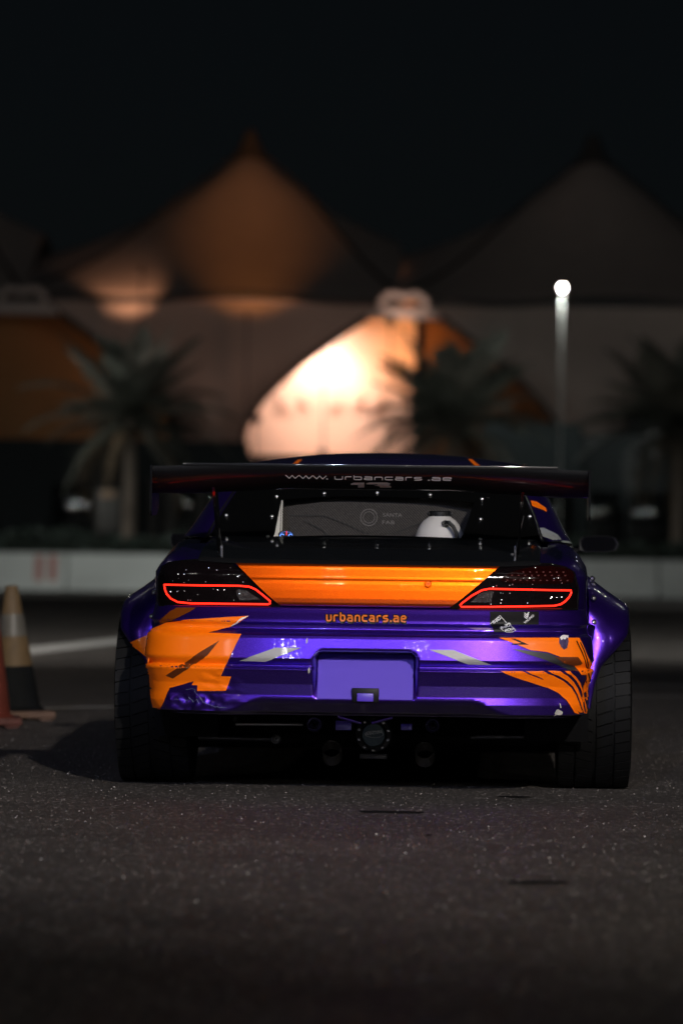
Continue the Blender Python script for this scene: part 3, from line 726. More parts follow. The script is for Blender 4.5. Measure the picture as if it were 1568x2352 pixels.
# ---- projecting traced outlines onto the real panels
bpy.context.view_layer.update()
def bvh(*objs):
    vs = []; fs = []
    for o in objs:
        k = len(vs); vs += [v.co.copy() for v in o.data.vertices]; fs += [[i+k for i in p.vertices] for p in o.data.polygons]
    return BVHTree.FromPolygons(vs, fs)
B_BUMP = bvh(BUMPER); B_TAIL = bvh(TAIL); B_ROOF = bvh(ROOF); B_FACE = bvh(FACE); B_PIL = bvh(PILR); B_LID = bvh(LID)
def onto(B, u, v, off, guess=-0.75):
    d = lray(u, v); h = B.ray_cast(ORG, d)
    if h[0] is None:
        p = cp(u, v, guess); h = B.find_nearest(p)
    n = h[1]
    if n.dot(d) > 0: n = -n
    return h[0]+n*off, n
def poly_patch(pts, maxe):
    bm = bmesh.new(); vs = [bm.verts.new((p[0], -p[1], 0)) for p in pts]; bm.faces.new(vs)
    bmesh.ops.triangulate(bm, faces=bm.faces[:])
    for _ in range(8):
        le = [e for e in bm.edges if e.calc_length() > maxe]
        if not le: break
        bmesh.ops.subdivide_edges(bm, edges=le, cuts=1)
        bmesh.ops.triangulate(bm, faces=[f for f in bm.faces if len(f.verts) > 3])
    bm.normal_update(); bm.verts.index_update()
    V = [(v.co.x, -v.co.y) for v in bm.verts]; F = [[v.index for v in f.verts] for f in bm.faces]; bm.free()
    return V, F
def decal(name, pts, B, off, m, parent, maxe=7.0, guess=-0.75, bulge=0.0):
    V, F = poly_patch(pts, maxe); b = MB(); vs = []
    for u, v in V:
        p, n = onto(B, u, v, off, guess); vs.append(p)
    b.add(vs, F); return b.build(name, m, parent, sharp=80)
def ribbon(pts, w, B, off, m, parent, name, guess=-0.75):
    L = []; Rr = []
    for i, p in enumerate(pts):
        a = Vector(pts[max(0, i-1)]); b = Vector(pts[min(len(pts)-1, i+1)]); t_ = (b-a).normalized(); n = Vector((-t_.y, t_.x))*w/2; p = Vector(p)
        L.append(p+n); Rr.append(p-n)
    return decal(name, [tuple(q) for q in L]+[tuple(q) for q in reversed(Rr)], B, off, m, parent, guess=guess)

# ---- tail lights
HL = [(375, 1303.7), (391.8, 1294.5), (429, 1289.5), (460, 1288.5), (500, 1291), (530.5, 1297.5), (563.6, 1318), (597, 1342), (643.8, 1387), (640, 1393.5), (500, 1394), (370, 1392), (366, 1379), (367, 1326)]
HR = [(1149.6, 1306), (1185, 1299.5), (1225.5, 1297), (1265, 1298), (1297, 1305.6), (1316, 1317), (1325, 1354), (1322.6, 1399.5), (1180, 1400), (1040, 1400), (1030, 1393), (1068, 1362), (1108, 1331)]
LL = [(381, 1343), (450, 1344.5), (550, 1345.6), (573.5, 1347.7), (588, 1354), (607, 1369), (621, 1381), (621, 1386), (616, 1388), (520, 1387), (440, 1386), (411, 1383), (395.7, 1375), (387, 1365), (383, 1355)]
LR = [(1055.8, 1390), (1062, 1384), (1083, 1368), (1105, 1356), (1122, 1352.5), (1194, 1354), (1260, 1355.5), (1307, 1356), (1308, 1362), (1303.6, 1371), (1295, 1381), (1284.6, 1388), (1270, 1391.5), (1200, 1393), (1120, 1394), (1059, 1394)]
UL = [(380, 1312), (395, 1304), (440, 1300), (490, 1301), (520, 1308), (548, 1328), (520, 1335), (385, 1336)]
UR = [(1145.0, 1332.6), (1151.8, 1327.8), (1175.0, 1317.2), (1200.3, 1309.9), (1227.7, 1305.6), (1259.3, 1304.5), (1288.9, 1307.6), (1310.0, 1315.0), (1314.2, 1322.5), (1310.0, 1337.3), (1291.0, 1340.4), (1227.7, 1341.1), (1185.5, 1339.8), (1156.0, 1337.3)]
RL = [(543.2, 1357.5), (550.0, 1353.5), (567.6, 1356.5), (583.2, 1367.2), (598.9, 1377.4), (552.0, 1379.3), (546.1, 1369.2)]
RR = [(1080.0, 1383.7), (1099.0, 1364.7), (1113.8, 1358.4), (1133.2, 1358.4), (1128.5, 1373.1), (1127.5, 1383.7)]
def dense(pts, step, closed=True):
    out = []; n = len(pts)
    for i in range(n if closed else n-1):
        a, b = Vector(pts[i]), Vector(pts[(i+1) % n]); k = max(1, int((b-a).length/step))
        for j in range(k): out.append(tuple(a.lerp(b, j/k)))
    if not closed: out.append(pts[-1])
    return out
MESHLENS = mat('clear_reflector', (0.03, 0.028, 0.028), 0.25, coat=1.0, bump=1.0, bscale=160)
for H_, L_, U_, R_ in ((HL, LL, UL, RL), (HR, LR, UR, RR)):
    h = decal('tail_light', dense(H_, 12), B_TAIL, 0.006, LENS, CAR, 8)
    tag(h, None)
    rim = [onto(B_TAIL, u, v, 0.004)[0] for u, v in dense(H_, 8)]
    MB().tube(rim, 0.0045, 6, closed=True).build('lens_rim', BLACK, h)
    pts = [onto(B_TAIL, u, v, 0.0075)[0] for u, v in dense(L_, 5)]
    MB().tube(pts, 0.0030, 8, closed=True).build('led_loop', LED, h)
    cx, cy = sum(p[0] for p in L_)/len(L_), sum(p[1] for p in L_)/len(L_)
    decal('upper_lens', dense(U_, 10), B_TAIL, 0.009, LENS_R if U_ is UR else LENS, h, 8)
    decal('reflector', dense(R_, 8), B_TAIL, 0.009, MESHLENS, h, 6)
    b = MB()
    for row_ in range(3 if U_ is UR else 0):
        for c_ in range(11):
            u = lerp(U_[0][0], U_[0][0]+150, c_/10)+10+row_*4 if U_ is UR else lerp(392, 530, c_/10); v = (1318 if U_ is UR else 1309)+row_*7.5+ (u-1230)*0.004
            if U_ is UR and (u < 1172-(row_-1)*14 or u > 1304): continue
            p, n = onto(B_TAIL, u, v, 0.0105); b.box(p, (0.006, 0.002, 0.004))
    if b.v: b.build('lamp_dots', LED_DOT, h)
    fb = MB(); rn = random.Random(len(H_))
    us, vs_ = [p[0] for p in L_], [p[1] for p in L_]
    for i in range(26):
        u = rn.uniform(min(us)+12, max(us)-60) if H_ is HL else rn.uniform(min(us)+70, max(us)-14); v = rn.uniform(1300, 1384) if H_ is HL else rn.uniform(1308, 1388)
        p, n = onto(B_TAIL, u, v, 0.0088); sz = rn.uniform(0.0012, 0.0030)
        fb.box(p, (sz*rn.uniform(0.8, 1.8), 0.0025, sz), M=Matrix.Rotation(rn.uniform(-0.5, 0.1), 4, 'X') @ Matrix.Rotation(rn.uniform(-0.3, 0.3), 4, 'Z'))
    fb.build('lens_glints', CHROME, h, smooth=False)  # tiny chrome boxes added in place of lamp glints on the lens

# ---- bumper and tail graphics
D = lambda n, pts, off, m, B=B_BUMP, par=BUMPER: decal(n, dense(pts, 10), B, off, m, par)
L_orange = [(365.7, 1438.1), (385.3, 1428.4), (432.1, 1423.5), (571.8, 1415.3), (555.2, 1425.5), (526.9, 1441.1), (479.0, 1454.2), (554.2, 1457.1), (541.5, 1482.1), (523.9, 1517.2), (507.3, 1552.8), (531.4, 1553.6), (519.1, 1586.6), (453.6, 1587.2), (453.6, 1574.3), (440.9, 1573.5), (445.8, 1564.1), (418.5, 1572.9), (391.1, 1579.8), (385.3, 1591.5), (377.5, 1611.0), (368.7, 1628.6), (361.9, 1642.2), (347.4, 1628.6), (340.6, 1591.5), (337.0, 1552.4), (334.4, 1513.3), (334.6, 1474.3), (342.0, 1447.8)]
D('orange_decal', L_orange, 0.0022, ORANGE)
D('brown_decal', [(381.4, 1551.4), (398.0, 1557.9), (477.1, 1505.5), (504.4, 1471.4), (457.5, 1499.7)], 0.0032, BROWN)
D('dark_orange_decal', [(450.7, 1396.2), (438.0, 1404.9), (402.8, 1422.5), (387.2, 1426.4), (367.7, 1433.3), (369.6, 1423.5), (391.1, 1404.9), (406.8, 1396.2)], 0.0024, ORANGE_D)
D('white_decal', [(571.8, 1415.3), (555.2, 1420.0), (543.5, 1427.4), (529.8, 1439.1), (535.7, 1436.2), (555.2, 1424.5)], 0.0034, WHITEV)
D('grey_decal', [(550.1, 1517.5), (632.4, 1488.0), (692.9, 1488.0), (609.4, 1519.8)], 0.0022, GREYV)
D('grey_decal', [(984.5, 1492.6), (1041.1, 1493.3), (1127.8, 1526.9), (1074.3, 1525.8)], 0.0022, GREYV)
D('orange_decal', [(1146.0, 1465.9), (1329.5, 1465.9), (1337.9, 1482.2), (1348.6, 1508.7), (1358.4, 1526.5), (1360.4, 1542.3), (1360.3, 1568.7), (1358.1, 1602.4), (1355.9, 1622.6), (1346.4, 1602.4), (1343.8, 1587.6), (1346.4, 1568.7), (1345.3, 1550.1), (1333.7, 1550.1), (1317.9, 1528.6), (1295.8, 1520.1), (1284.1, 1508.5), (1255.7, 1498.0), (1217.7, 1493.8), (1190.3, 1482.2)], 0.0022, ORANGE)
D('brown_decal', [(1272.5, 1509.6), (1325.3, 1509.6), (1335.8, 1522.3), (1331.6, 1526.5), (1316.8, 1528.6), (1295.8, 1523.3)], 0.0034, BROWN)
D('black_decal', [(1172.4, 1467.8), (1181.8, 1467.8), (1213.5, 1481.1), (1175.5, 1481.1), (1172.4, 1479.4), (1196.6, 1477.5)], 0.0034, BLACKV)
D('smoke_decal', [(1173.4, 1490.6), (1217.7, 1495.8), (1255.7, 1500.5), (1284.1, 1510.6), (1302.1, 1525.4), (1316.8, 1530.6), (1327.4, 1542.3), (1308.4, 1541.2), (1278.9, 1526.5), (1245.1, 1513.8), (1211.4, 1503.3)], 0.0016, mat('smoke_vinyl', (0.022, 0.022, 0.024), 0.4, coat=0.5))
bands = [([(1149.1, 1542.3), (1179.7, 1554.9), (1221.9, 1568.7), (1257.8, 1580.3), (1281.0, 1591.9), (1300.0, 1608.7), (1312.6, 1627.7), (1317.9, 1637.2)], [(1198.7, 1542.3), (1232.5, 1556.0), (1270.4, 1569.7), (1293.6, 1583.4), (1308.4, 1598.2), (1319.0, 1617.2), (1328.4, 1640.4)]),
 ([(1206.1, 1542.3), (1243.0, 1557.1), (1274.7, 1568.7), (1295.8, 1581.3), (1310.5, 1596.1), (1321.1, 1615.1), (1330.5, 1637.2)], [(1245.1, 1542.3), (1270.4, 1551.8), (1293.6, 1564.4), (1310.5, 1579.2), (1321.1, 1596.1), (1328.4, 1615.1), (1335.8, 1636.2)]),
 ([(1256.7, 1542.3), (1283.1, 1552.8), (1302.1, 1564.4), (1314.7, 1577.1), (1324.2, 1594.0), (1331.6, 1615.1), (1339.0, 1637.2)], [(1285.2, 1542.3), (1302.1, 1551.8), (1316.8, 1566.5), (1326.3, 1583.4), (1333.7, 1604.5), (1342.2, 1638.3)]),
 ([(1294.7, 1542.3), (1310.5, 1550.7), (1323.2, 1564.4), (1332.7, 1583.4), (1339.0, 1606.6), (1345.3, 1639.3)], [(1308.4, 1542.3), (1321.1, 1553.9), (1331.6, 1568.7), (1336.9, 1587.6), (1342.2, 1610.8), (1350.6, 1641.4)])]
for l_, r_ in bands: D('orange_stripe', l_+list(reversed(r_)), 0.0022, ORANGE)
for st in ([(1322.1, 1472.7), (1334.8, 1499.0), (1343.2, 1522.3), (1346.8, 1537.0)], [(1330.6, 1475.7), (1340.1, 1496.9), (1347.5, 1520.1), (1351.3, 1537.0)], [(1348.1, 1541.2), (1353.8, 1564.4), (1356.4, 1589.8), (1357.0, 1600.4)]):
    ribbon(dense(st, 10, False), 2.4, B_BUMP, 0.0036, BLACKV, BUMPER, 'black_stripe')
D('paint_damage', [(1283.1, 1466.4), (1293.6, 1461.5), (1303.1, 1463.2), (1303.8, 1473.7), (1301.0, 1488.5), (1293.6, 1493.1), (1287.3, 1486.4), (1282.0, 1475.8)], 0.0034, mat('bare_patch', (0.05, 0.03, 0.09), 0.5, var=0.7, vscale=60, bump=0.6))
D('paint_chip', [(1284.2, 1466.3), (1288.6, 1462.7), (1293.6, 1460.7), (1304.2, 1462.1), (1303.1, 1467.7), (1299, 1466), (1295.8, 1470.5), (1291, 1468), (1287.3, 1471.6)], 0.0044, WHITEV)
D('paint_chip', [(1271.5, 1643.8), (1272.5, 1637.4), (1276.8, 1629.9), (1281.0, 1628.8), (1285.2, 1632.1), (1291.1, 1635.3), (1289.5, 1640.5), (1283.1, 1642.4), (1276.8, 1641.7)], 0.0034, mat('primer', (0.42, 0.39, 0.36), 0.7, var=0.5, vscale=70))
D('paint_chip', [(1283, 1615), (1285.5, 1617), (1288, 1625), (1285, 1626)], 0.0034, mat('primer', (0.42, 0.39, 0.36), 0.7))
for cr_pts in ([(428, 1586), (440, 1581), (447, 1584), (452, 1596), (460, 1604), (466, 1614), (476, 1619), (490, 1622), (505, 1626), (520, 1627)], [(400, 1607), (418, 1605), (430, 1609), (436, 1602), (445, 1612), (452, 1606), (458, 1616)]):
    q = [onto(B_BUMP, u+random.uniform(-2, 2), v+random.uniform(-2, 2), 0.001)[0] for u, v in dense(cr_pts, 4, False)]
    MB().tube(q, [random.uniform(0.0004, 0.0017) for _ in q], 5).build('torn_edge', mat('torn_fibre', (0.10, 0.10, 0.22), 0.5, var=0.8, vscale=80), BUMPER)
for s_u, s_v in ((703, 1470), (708, 1538)):
    D('paint_chip', [(s_u-3+2, s_v+1), (s_u+3, s_v-5), (s_u+4, s_v+6), (s_u, s_v+9)], 0.002, mat('primer', (0.42, 0.39, 0.36), 0.7))
# stickers under the right tail light
D('black_sticker', [(1124.8, 1405.3), (1236.5, 1405.3), (1236.1, 1435.2), (1168.6, 1435.6), (1179.2, 1449.1), (1172.8, 1452.9), (1134.9, 1453.3), (1128.5, 1436.4), (1124.8, 1435.4)], 0.0022, BLACKV)
D('red_glint_decal', [(1070, 1441), (1120, 1441), (1132, 1446), (1094, 1447)], 0.0022, mat('violet_glint', (0.22, 0.12, 0.34), 0.35, coat=0.6))  # violet strip painted in as a glint on the bumper

# lettering: strokes in a rounded squarish hand, laid on the panel
GL = {'u': (0.72, [[(0, 1), (0, 0), (0.72, 0), (0.72, 1)]]), 'r': (0.55, [[(0, 0), (0, 1), (0.55, 1)]]),
      'b': (0.72, [[(0, 1.45), (0, 0), (0.72, 0), (0.72, 1), (0.02, 1)]]), 'a': (0.72, [[(0.06, 1), (0.72, 1), (0.72, 0)], [(0.70, 0.0), (0, 0), (0, 0.55), (0.70, 0.55)]]),
      'n': (0.72, [[(0, 0), (0, 1), (0.72, 1), (0.72, 0)]]), 'c': (0.70, [[(0.70, 1), (0, 1), (0, 0), (0.70, 0)]]),
      's': (0.68, [[(0.66, 1), (0, 1), (0, 0.5), (0.68, 0.5), (0.68, 0), (0.02, 0)]]), 'e': (0.72, [[(0.68, 0), (0, 0), (0, 1), (0.72, 1), (0.72, 0.5), (0.04, 0.5)]]),
      'w': (1.30, [[(0, 1), (0.36, 0.02), (0.65, 1), (0.94, 0.02), (1.30, 1)]]), '.': (0.02, [[(-0.04, 0.03), (0.08, 0.03)]]), ' ': (0.3, [])}
def fillet(pts, r_):
    out = [Vector(pts[0])]
    for i in range(1, len(pts)-1):
        p, a, b = Vector(pts[i]), Vector(pts[i-1]), Vector(pts[i+1]); da, db = (a-p), (b-p); k = min(r_, da.length/2, db.length/2)
        q, s_ = p+da.normalized()*k, p+db.normalized()*k
        for j in range(5): t_ = j/4; out.append((q*(1-t_)+p*t_)*(1-t_)+(p*(1-t_)+s_*t_)*t_)
    out.append(Vector(pts[-1])); return out
def stroke_text(name, txt, start, adv, sx, sy, w, slope, B, off, m, parent, rad=0.3, guess=-0.95, step=3.0, shear=0.0, gap=None):
    b = MB(); x = 0; k = 0
    for ch in txt:
        wd, strokes = GL[ch]
        for st in strokes:
            fp = fillet(st, 0.06 if ch == 'w' else rad)
            pp = [(start[0]+(x+p.x*sx+shear*p.y*sy), start[1]+(x+p.x*sx)*slope-p.y*sy) for p in fp]
            pp = [Vector(q) for q in dense(pp, step, False)]
            d0 = (pp[1]-pp[0]).normalized(); d1 = (pp[-1]-pp[-2]).normalized(); pp[0] = pp[0]-d0*w*0.35; pp[-1] = pp[-1]+d1*w*0.35
            A = []; C = []
            for i, p in enumerate(pp):
                t0 = (p-pp[i-1]).normalized() if i else (pp[1]-p).normalized(); t1 = (pp[i+1]-p).normalized() if i < len(pp)-1 else t0
                t_ = (t0+t1); t_ = t_.normalized() if t_.length > 1e-6 else t1
                n = Vector((-t_.y, t_.x)); ms = min(1.7, 1/max(0.3, n.dot(Vector((-t1.y, t1.x)))))
                A.append(p+n*w/2*ms); C.append(p-n*w/2*ms)
            o_ = off+0.00025*(k % 3); k += 1
            b.grid([[onto(B, q.x, q.y, o_, guess)[0] for q in A], [onto(B, q.x, q.y, o_, guess)[0] for q in C]])
        x += wd*sx+(gap if gap is not None else adv)
    return b.build(name, m, parent, smooth=False)
stroke_text('lettering_outline', 'urbancars.ae', (750.5, 1426.5), 0, 13.2, 12.2, 8.8, 0.013, B_BUMP, 0.0022, BLACKV, BUMPER, rad=0.34, gap=7.35)
stroke_text('lettering', 'urbancars.ae', (750.5, 1426.5), 0, 13.2, 12.2, 3.7, 0.013, B_BUMP, 0.0038, mat('orange_letter', (0.62, 0.13, 0.006), 0.4, var=0.4, vscale=40, coat=0.3), BUMPER, rad=0.34, gap=7.35)
def font_patch(name, txt, org, ex, ey, B, off, m, parent, bold=0.0, guess=-0.9):
    cu_ = bpy.data.curves.new('txt', 'FONT'); cu_.body = txt; cu_.offset = bold; cu_.fill_mode = 'FRONT' if hasattr(cu_, 'fill_mode') and 'FRONT' in cu_.bl_rna.properties['fill_mode'].enum_items else cu_.fill_mode
    cu_.resolution_u = 3
    to = bpy.data.objects.new('txt', cu_); COL.objects.link(to); bpy.context.view_layer.update()
    me = bpy.data.meshes.new_from_object(to.evaluated_get(bpy.context.evaluated_depsgraph_get()))
    bpy.data.objects.remove(to); bpy.data.curves.remove(cu_)
    xs = [v.co.x for v in me.vertices]; wdt = max(xs)-min(xs); x0 = min(xs)
    b = MB(); vs = []
    for v in me.vertices:
        u = org[0]+ex[0]*(v.co.x-x0)/wdt+ey[0]*v.co.y; w_ = org[1]+ex[1]*(v.co.x-x0)/wdt+ey[1]*v.co.y
        vs.append(onto(B, u, w_, off, guess)[0])
    b.add(vs, [tuple(p.vertices) for p in me.polygons]); bpy.data.meshes.remove(me)
    return b.build(name, m, parent, smooth=False)
PRINT = mat('white_print', (0.65, 0.65, 0.65), 0.5)
font_patch('sticker_lettering', 'VALINO', (1204.5, 1434), (21.5, -18), (-4.6, -5.6), B_BUMP, 0.0036, PRINT, BUMPER, 0.02)
font_patch('sticker_lettering', 'R-BO-', (1133, 1433.5), (19, -11.5), (-5.0, -8.2), B_BUMP, 0.0036, PRINT, BUMPER, 0.03)
font_patch('sticker_lettering', 'R-BO', (1150.5, 1444.5), (21, -7.5), (-2.4, -9.5), B_BUMP, 0.0036, PRINT, BUMPER, 0.03)
font_patch('sticker_lettering', 'MODI', (1159, 1452), (20.5, -6.0), (-2.0, -8.5), B_BUMP, 0.0042, PRINT, BUMPER, 0.03)
for pts, w_ in (([(1125.4, 1433.7), (1147.5, 1414.9), (1162.7, 1432.2)], 1.2), ([(1146.5, 1442.1), (1170.3, 1432.6), (1183.3, 1448.1), (1175.9, 1453.4), (1161.3, 1453.2), (1146.5, 1442.1)], 1.2)):
    for a_, b_ in zip(pts, pts[1:]): ribbon(dense([a_, b_], 8, False), w_, B_BUMP, 0.0034, PRINT, BUMPER, 'sticker_border')
for i in range(3):
    dy = i*4.2
    ribbon([(1203.5-i*0.3, 1408.6+dy), (1208.3, 1413.4+dy)], 2.0, B_BUMP, 0.0034, PRINT, BUMPER, 'sticker_chevron')
    ribbon([(1208.3, 1413.4+dy), (1213.8-i*0.8, 1406.6+dy)], 2.0, B_BUMP, 0.0037, PRINT, BUMPER, 'sticker_chevron')
# number plate panel and tow cover
def plate_y(z): return lerp(yplate_b, yplate_t, (z-plB)/(plT-plB))
rows = []
for i in range(15):
    z = lerp(plB-0.002, plT-0.010, i/14)
    rows.append([(x, plate_y(z)-0.004, z) for x in [lerp(plL+0.010, plR-0.010, j/24) for j in range(25)]])
nA, nB, nT = cp(812, 1585, -0.92).x, cp(866, 1585, -0.92).x, zat(1585, -0.92)
pb = MB()
for i in range(14):
    for j in range(24):
        q = [rows[i][j], rows[i][j+1], rows[i+1][j+1], rows[i+1][j]]
        if q[2][2] < nT+0.004 and q[0][0] > nA-0.006 and q[1][0] < nB+0.006: continue
        pb.add(q, [(0, 1, 2, 3)])
PLATE = pb.build('plate_panel', mat('plate_paint', (0.080, 0.035, 0.46), 0.45, coat=0.1, coat_rough=0.3, var=0.06, vscale=5), BUMPER, sharp=80)
MB().box(((nA+nB)/2, -0.922, nT-0.019), (nB-nA+0.012, 0.02, 0.05), bev=0.003).build('tow_cover_frame', BLACKV, BUMPER)
MB().box(((nA+nB)/2, -0.9325, nT-0.0255), (nB-nA-0.024, 0.016, 0.029), bev=0.003).build('tow_cover', MATS['plate_paint'], BUMPER)

# ---- flared rear arches
def flare(s_, yc, name, rear=True):
    xo = [(-25, 0.778), (0, 0.787), (13, 0.803), (23, 0.825), (35, 0.885), (45, 0.918), (60, 0.928), (90, 0.930), (150, 0.928), (200, 0.925)]
    ro = [(-25, 0.372), (30, 0.372), (60, 0.355), (90, 0.345), (200, 0.36)]
    ri = [(-25, 0.376), (0, 0.378), (13, 0.395), (23, 0.43), (35, 0.485), (50, 0.495), (70, 0.485), (90, 0.470), (130, 0.47), (200, 0.44)]
    rows = []
    for i in range(70):
        psi = lerp(-2, 184, i/69); a = R(psi); X1 = interp(xo, psi); Ro = interp(ro, psi); Ri = interp(ri, psi); r_ = []
        for t_, bx, br in ((0, 0, 0), (0.10, 0.0, 0.002), (0.3, 0.0, 0.002), (0.55, 0.0, 0.003), (0.8, 0.002, 0.006), (0.93, 0.002, 0.006), (1.0, 0, 0)):
            x = lerp(0.762, X1, t_)+bx*(X1-0.77)/0.17; rr_ = lerp(Ri, Ro, t_)+br*(X1-0.77)/0.17
            zf = 0.32+rr_*math.sin(a); r_.append((s_*x, yc+max(-rr_*math.cos(a), -0.352+(zf-0.5)*0.20) if x > 0.775 else yc-rr_*math.cos(a), zf))
        for dx, dr in ((0.002, -0.012), (-0.012, -0.020), (-0.05, -0.010), (-0.12, 0.0)):
            r_.append((s_*(max(0.70, X1+dx)), yc-(Ro+dr)*math.cos(a), 0.32+(Ro+dr)*math.sin(a)))
        rows.append(r_)
    return MB().grid(rows, flip=(s_ > 0)).build(name, PURPLE, CAR, sharp=45)
FL = flare(-1, 0.0, 'rear_flare'); FR = flare(1, 0.0, 'rear_flare')
for s_ in (-1, 1): flare(s_, 2.525, 'front_flare')
B_FL = bvh(FL)
decal('orange_decal', dense([(296.5, 1477.2), (311.0, 1470.9), (335, 1460.8), (353, 1454), (354, 1493.8), (354, 1530), (354, 1570), (355, 1612), (345, 1608), (342, 1570), (341, 1535), (340, 1520), (336.5, 1509.4), (318.9, 1493.8)], 6), B_FL, 0.003, ORANGE, FL, 6, guess=-0.35)
for F_ in (FL, FR):
    s_ = -1 if F_ is FL else 1
    for psi in (38, 52, 66, 80, 95, 110, 125, 140):
        a = R(psi); x = s_*0.792; rr_ = interp([(38, 0.483), (50, 0.487), (70, 0.47), (90, 0.45), (140, 0.455)], psi)-0.004
        p = Vector((x, -rr_*math.cos(a), 0.32+rr_*math.sin(a))); d_ = Vector((s_*0.6, -math.cos(a)*0.7, math.sin(a)*0.7)).normalized()
        q = d_.to_track_quat('Z', 'Y').to_matrix().to_4x4()
        MB().lathe([(0.010, -0.002), (0.010, 0.003), (0.006, 0.007), (0.001, 0.008)], 10, Matrix.Translation(p+d_*0.006) @ q).build('bolt', ALU, F_)
# inner wheel wells and undertray
for s_ in (-1, 1):
    for yc in (0, 2.525):
        rows = [[(s_*x, yc-0.39*math.cos(R(ps)), 0.32+0.39*math.sin(R(ps))) for x in (0.55, 0.78)] for ps in range(-20, 201, 10)]
        b = MB().grid(rows); b.grid([[(s_*0.55, yc-r_*math.cos(R(ps)), 0.32+r_*math.sin(R(ps))) for r_ in (0.01, 0.39)] for ps in range(-20, 201, 10)])
        b.build('wheel_well', UNDER, CAR)
MB().box((0, 1.6, 0.135), (1.40, 2.7, 0.03)).build('undertray', UNDER, CAR)
MB().box((0, -0.35, 0.42), (1.10, 0.75, 0.06)).build('boot_floor', UNDER, CAR)
MB().box((0, 0.30, 0.30), (1.06, 0.05, 0.34)).build('firewall', UNDER, CAR)
MB().box((0, 3.30, 0.085), (1.45, 0.3, 0.05)).build('front_splitter', UNDER, CAR)

# ---- wheels
def tyre_meshes(wd, r_):
    h = wd/2
    prof = [(0.215, -h*0.80), (0.235, -h*0.97), (0.265, -h*1.03), (r_-0.022, -h*0.99), (r_-0.010, -h*0.92), (r_-0.008, -h*0.6), (r_-0.008, 0), (r_-0.008, h*0.6), (r_-0.010, h*0.92), (r_-0.022, h*0.99), (0.265, h*1.03), (0.235, h*0.97), (0.215, h*0.80)]
    tb = MB().lathe(prof, 72, Matrix.Rotation(R(90), 4, 'Y'))
    n = 46
    lanes = [(-0.97, -0.56, 0.20, 0.0), (-0.50, -0.06, 0.42, 0.5), (0.06, 0.50, -0.42, 0.5), (0.56, 0.97, -0.20, 0.0)]
    for a0, a1, skew, ph in lanes:
        for i in range(n):
            t0 = (i+ph)*2*math.pi/n; dt = 2*math.pi/n*0.88; vs = []
            for x, sk in ((a0*h, 0), (a1*h, skew*2*math.pi/n)):
                for tt in (t0, t0+dt/2, t0+dt):
                    edge = 0.004 if abs(x) > 0.9*h else 0
                    for rr_ in (r_-0.011, r_-edge): vs.append((x, math.cos(tt+sk)*rr_, math.sin(tt+sk)*rr_))
            f = []
            for j in (0, 2): f += [(j+1, j+3, j+9, j+7), (j, j+1, j+7, j+6)[::-1] if False else (j, j+2, j+3, j+1), (j+6, j+7, j+9, j+8)]
            f += [(0, 1, 7, 6), (4, 10, 11, 5)]
            tb.add(vs, f)
    rim = MB().lathe([(0.222, -h*0.8), (0.205, -h*0.75), (0.19, -h*0.3), (0.19, h*0.55), (0.205, h*0.78), (0.222, h*0.8)], 40, Matrix.Rotation(R(90), 4, 'Y'))
    rim.lathe([(0.19, -0.02), (0.05, 0.01), (0.001, 0.012)], 24, Matrix.Translation((h*0.4, 0, 0)) @ Matrix.Rotation(R(90), 4, 'Y'))
    for i in range(6):
        a = i*math.pi/3
        rim.box((h*0.55, math.cos(a)*0.115, math.sin(a)*0.115), (0.03, 0.045, 0.17), M=Matrix.Rotation(a-math.pi/2, 4, 'X'), bev=0.006)
    return tb.mesh('tyre'), rim.mesh('rim')
tym, rmm = tyre_meshes(0.265, 0.322)
for s_ in (-1, 1):
    for yc in (0.0, 2.525):
        xw = 0.803 if yc == 0 else 0.79
        wh = empty('wheel', (s_*xw, yc, 0.322)); wh.parent = CAR
        wh.rotation_euler = (0.13*yc+0.07, R(0.6)*-s_ if yc == 0 else R(3)*-s_, 0 if s_ > 0 else math.pi)
        link('tyre', tym, RUBBER, wh, sharp=35); link('rim', rmm, STEEL, wh)

# ---- rear window with black border, pane and what shows behind it
def wsurf(s_, f):
    xe, ye, ze = win_edge(f); return Vector((s_*xe, ye-0.05*(1-s_*s_), ze+0.010*(1-s_*s_)))
rows = [[wsurf(i/20-1, k/24) for i in range(41)] for k in range(25)]
wtmp = MB().grid(rows); B_WIN = BVHTree.FromPolygons([Vector(v) for v in wtmp.v], wtmp.f)
OPEN = [(646.6, 1148.0), (688.0, 1144.4), (745.5, 1140.8), (810.2, 1139.9), (894.3, 1141.3), (950, 1143), (1008.8, 1146.1), (1050, 1150), (1087.9, 1154.3), (1075, 1192), (1062.5, 1228.6), (1057, 1246), (950, 1245), (833.0, 1244), (677.2, 1246), (627, 1246), (637, 1196)]
od = dense(OPEN, 14)
inner = [onto(B_WIN, u, v, 0, -0.28)[0] for u, v in od]
def inv(p):
    f = (p.z-0.010-0.902)/0.27
    for _ in range(6):
        f = max(0, min(1, f)); s_ = p.x/win_edge(f)[0]; f += (p.z-wsurf(s_, f).z)/0.27
    f = max(0.002, min(1, f)); return p.x/win_edge(f)[0], f
par = [inv(p) for p in inner]; cs, cfm = sum(p[0] for p in par)/len(par), sum(p[1] for p in par)/len(par)
mrows = [[] for _ in range(7)]
for s_, f in par:
    ds, df = s_-cs, f-cfm; k = 1e9
    if abs(ds) > 1e-6: k = min(k, ((1 if ds > 0 else -1)-cs)/ds)
    if abs(df) > 1e-6: k = min(k, ((1 if df > 0 else 0)-cfm)/df)
    for j in range(7):
        t_ = 1+(k-1)*j/6; mrows[j].append(wsurf(cs+ds*t_, min(1, max(0, cfm+df*t_))))
WIN = MB().grid(mrows, closed=True).build('rear_window', MASK, CAR, sharp=60)
V, F = poly_patch(od, 20)
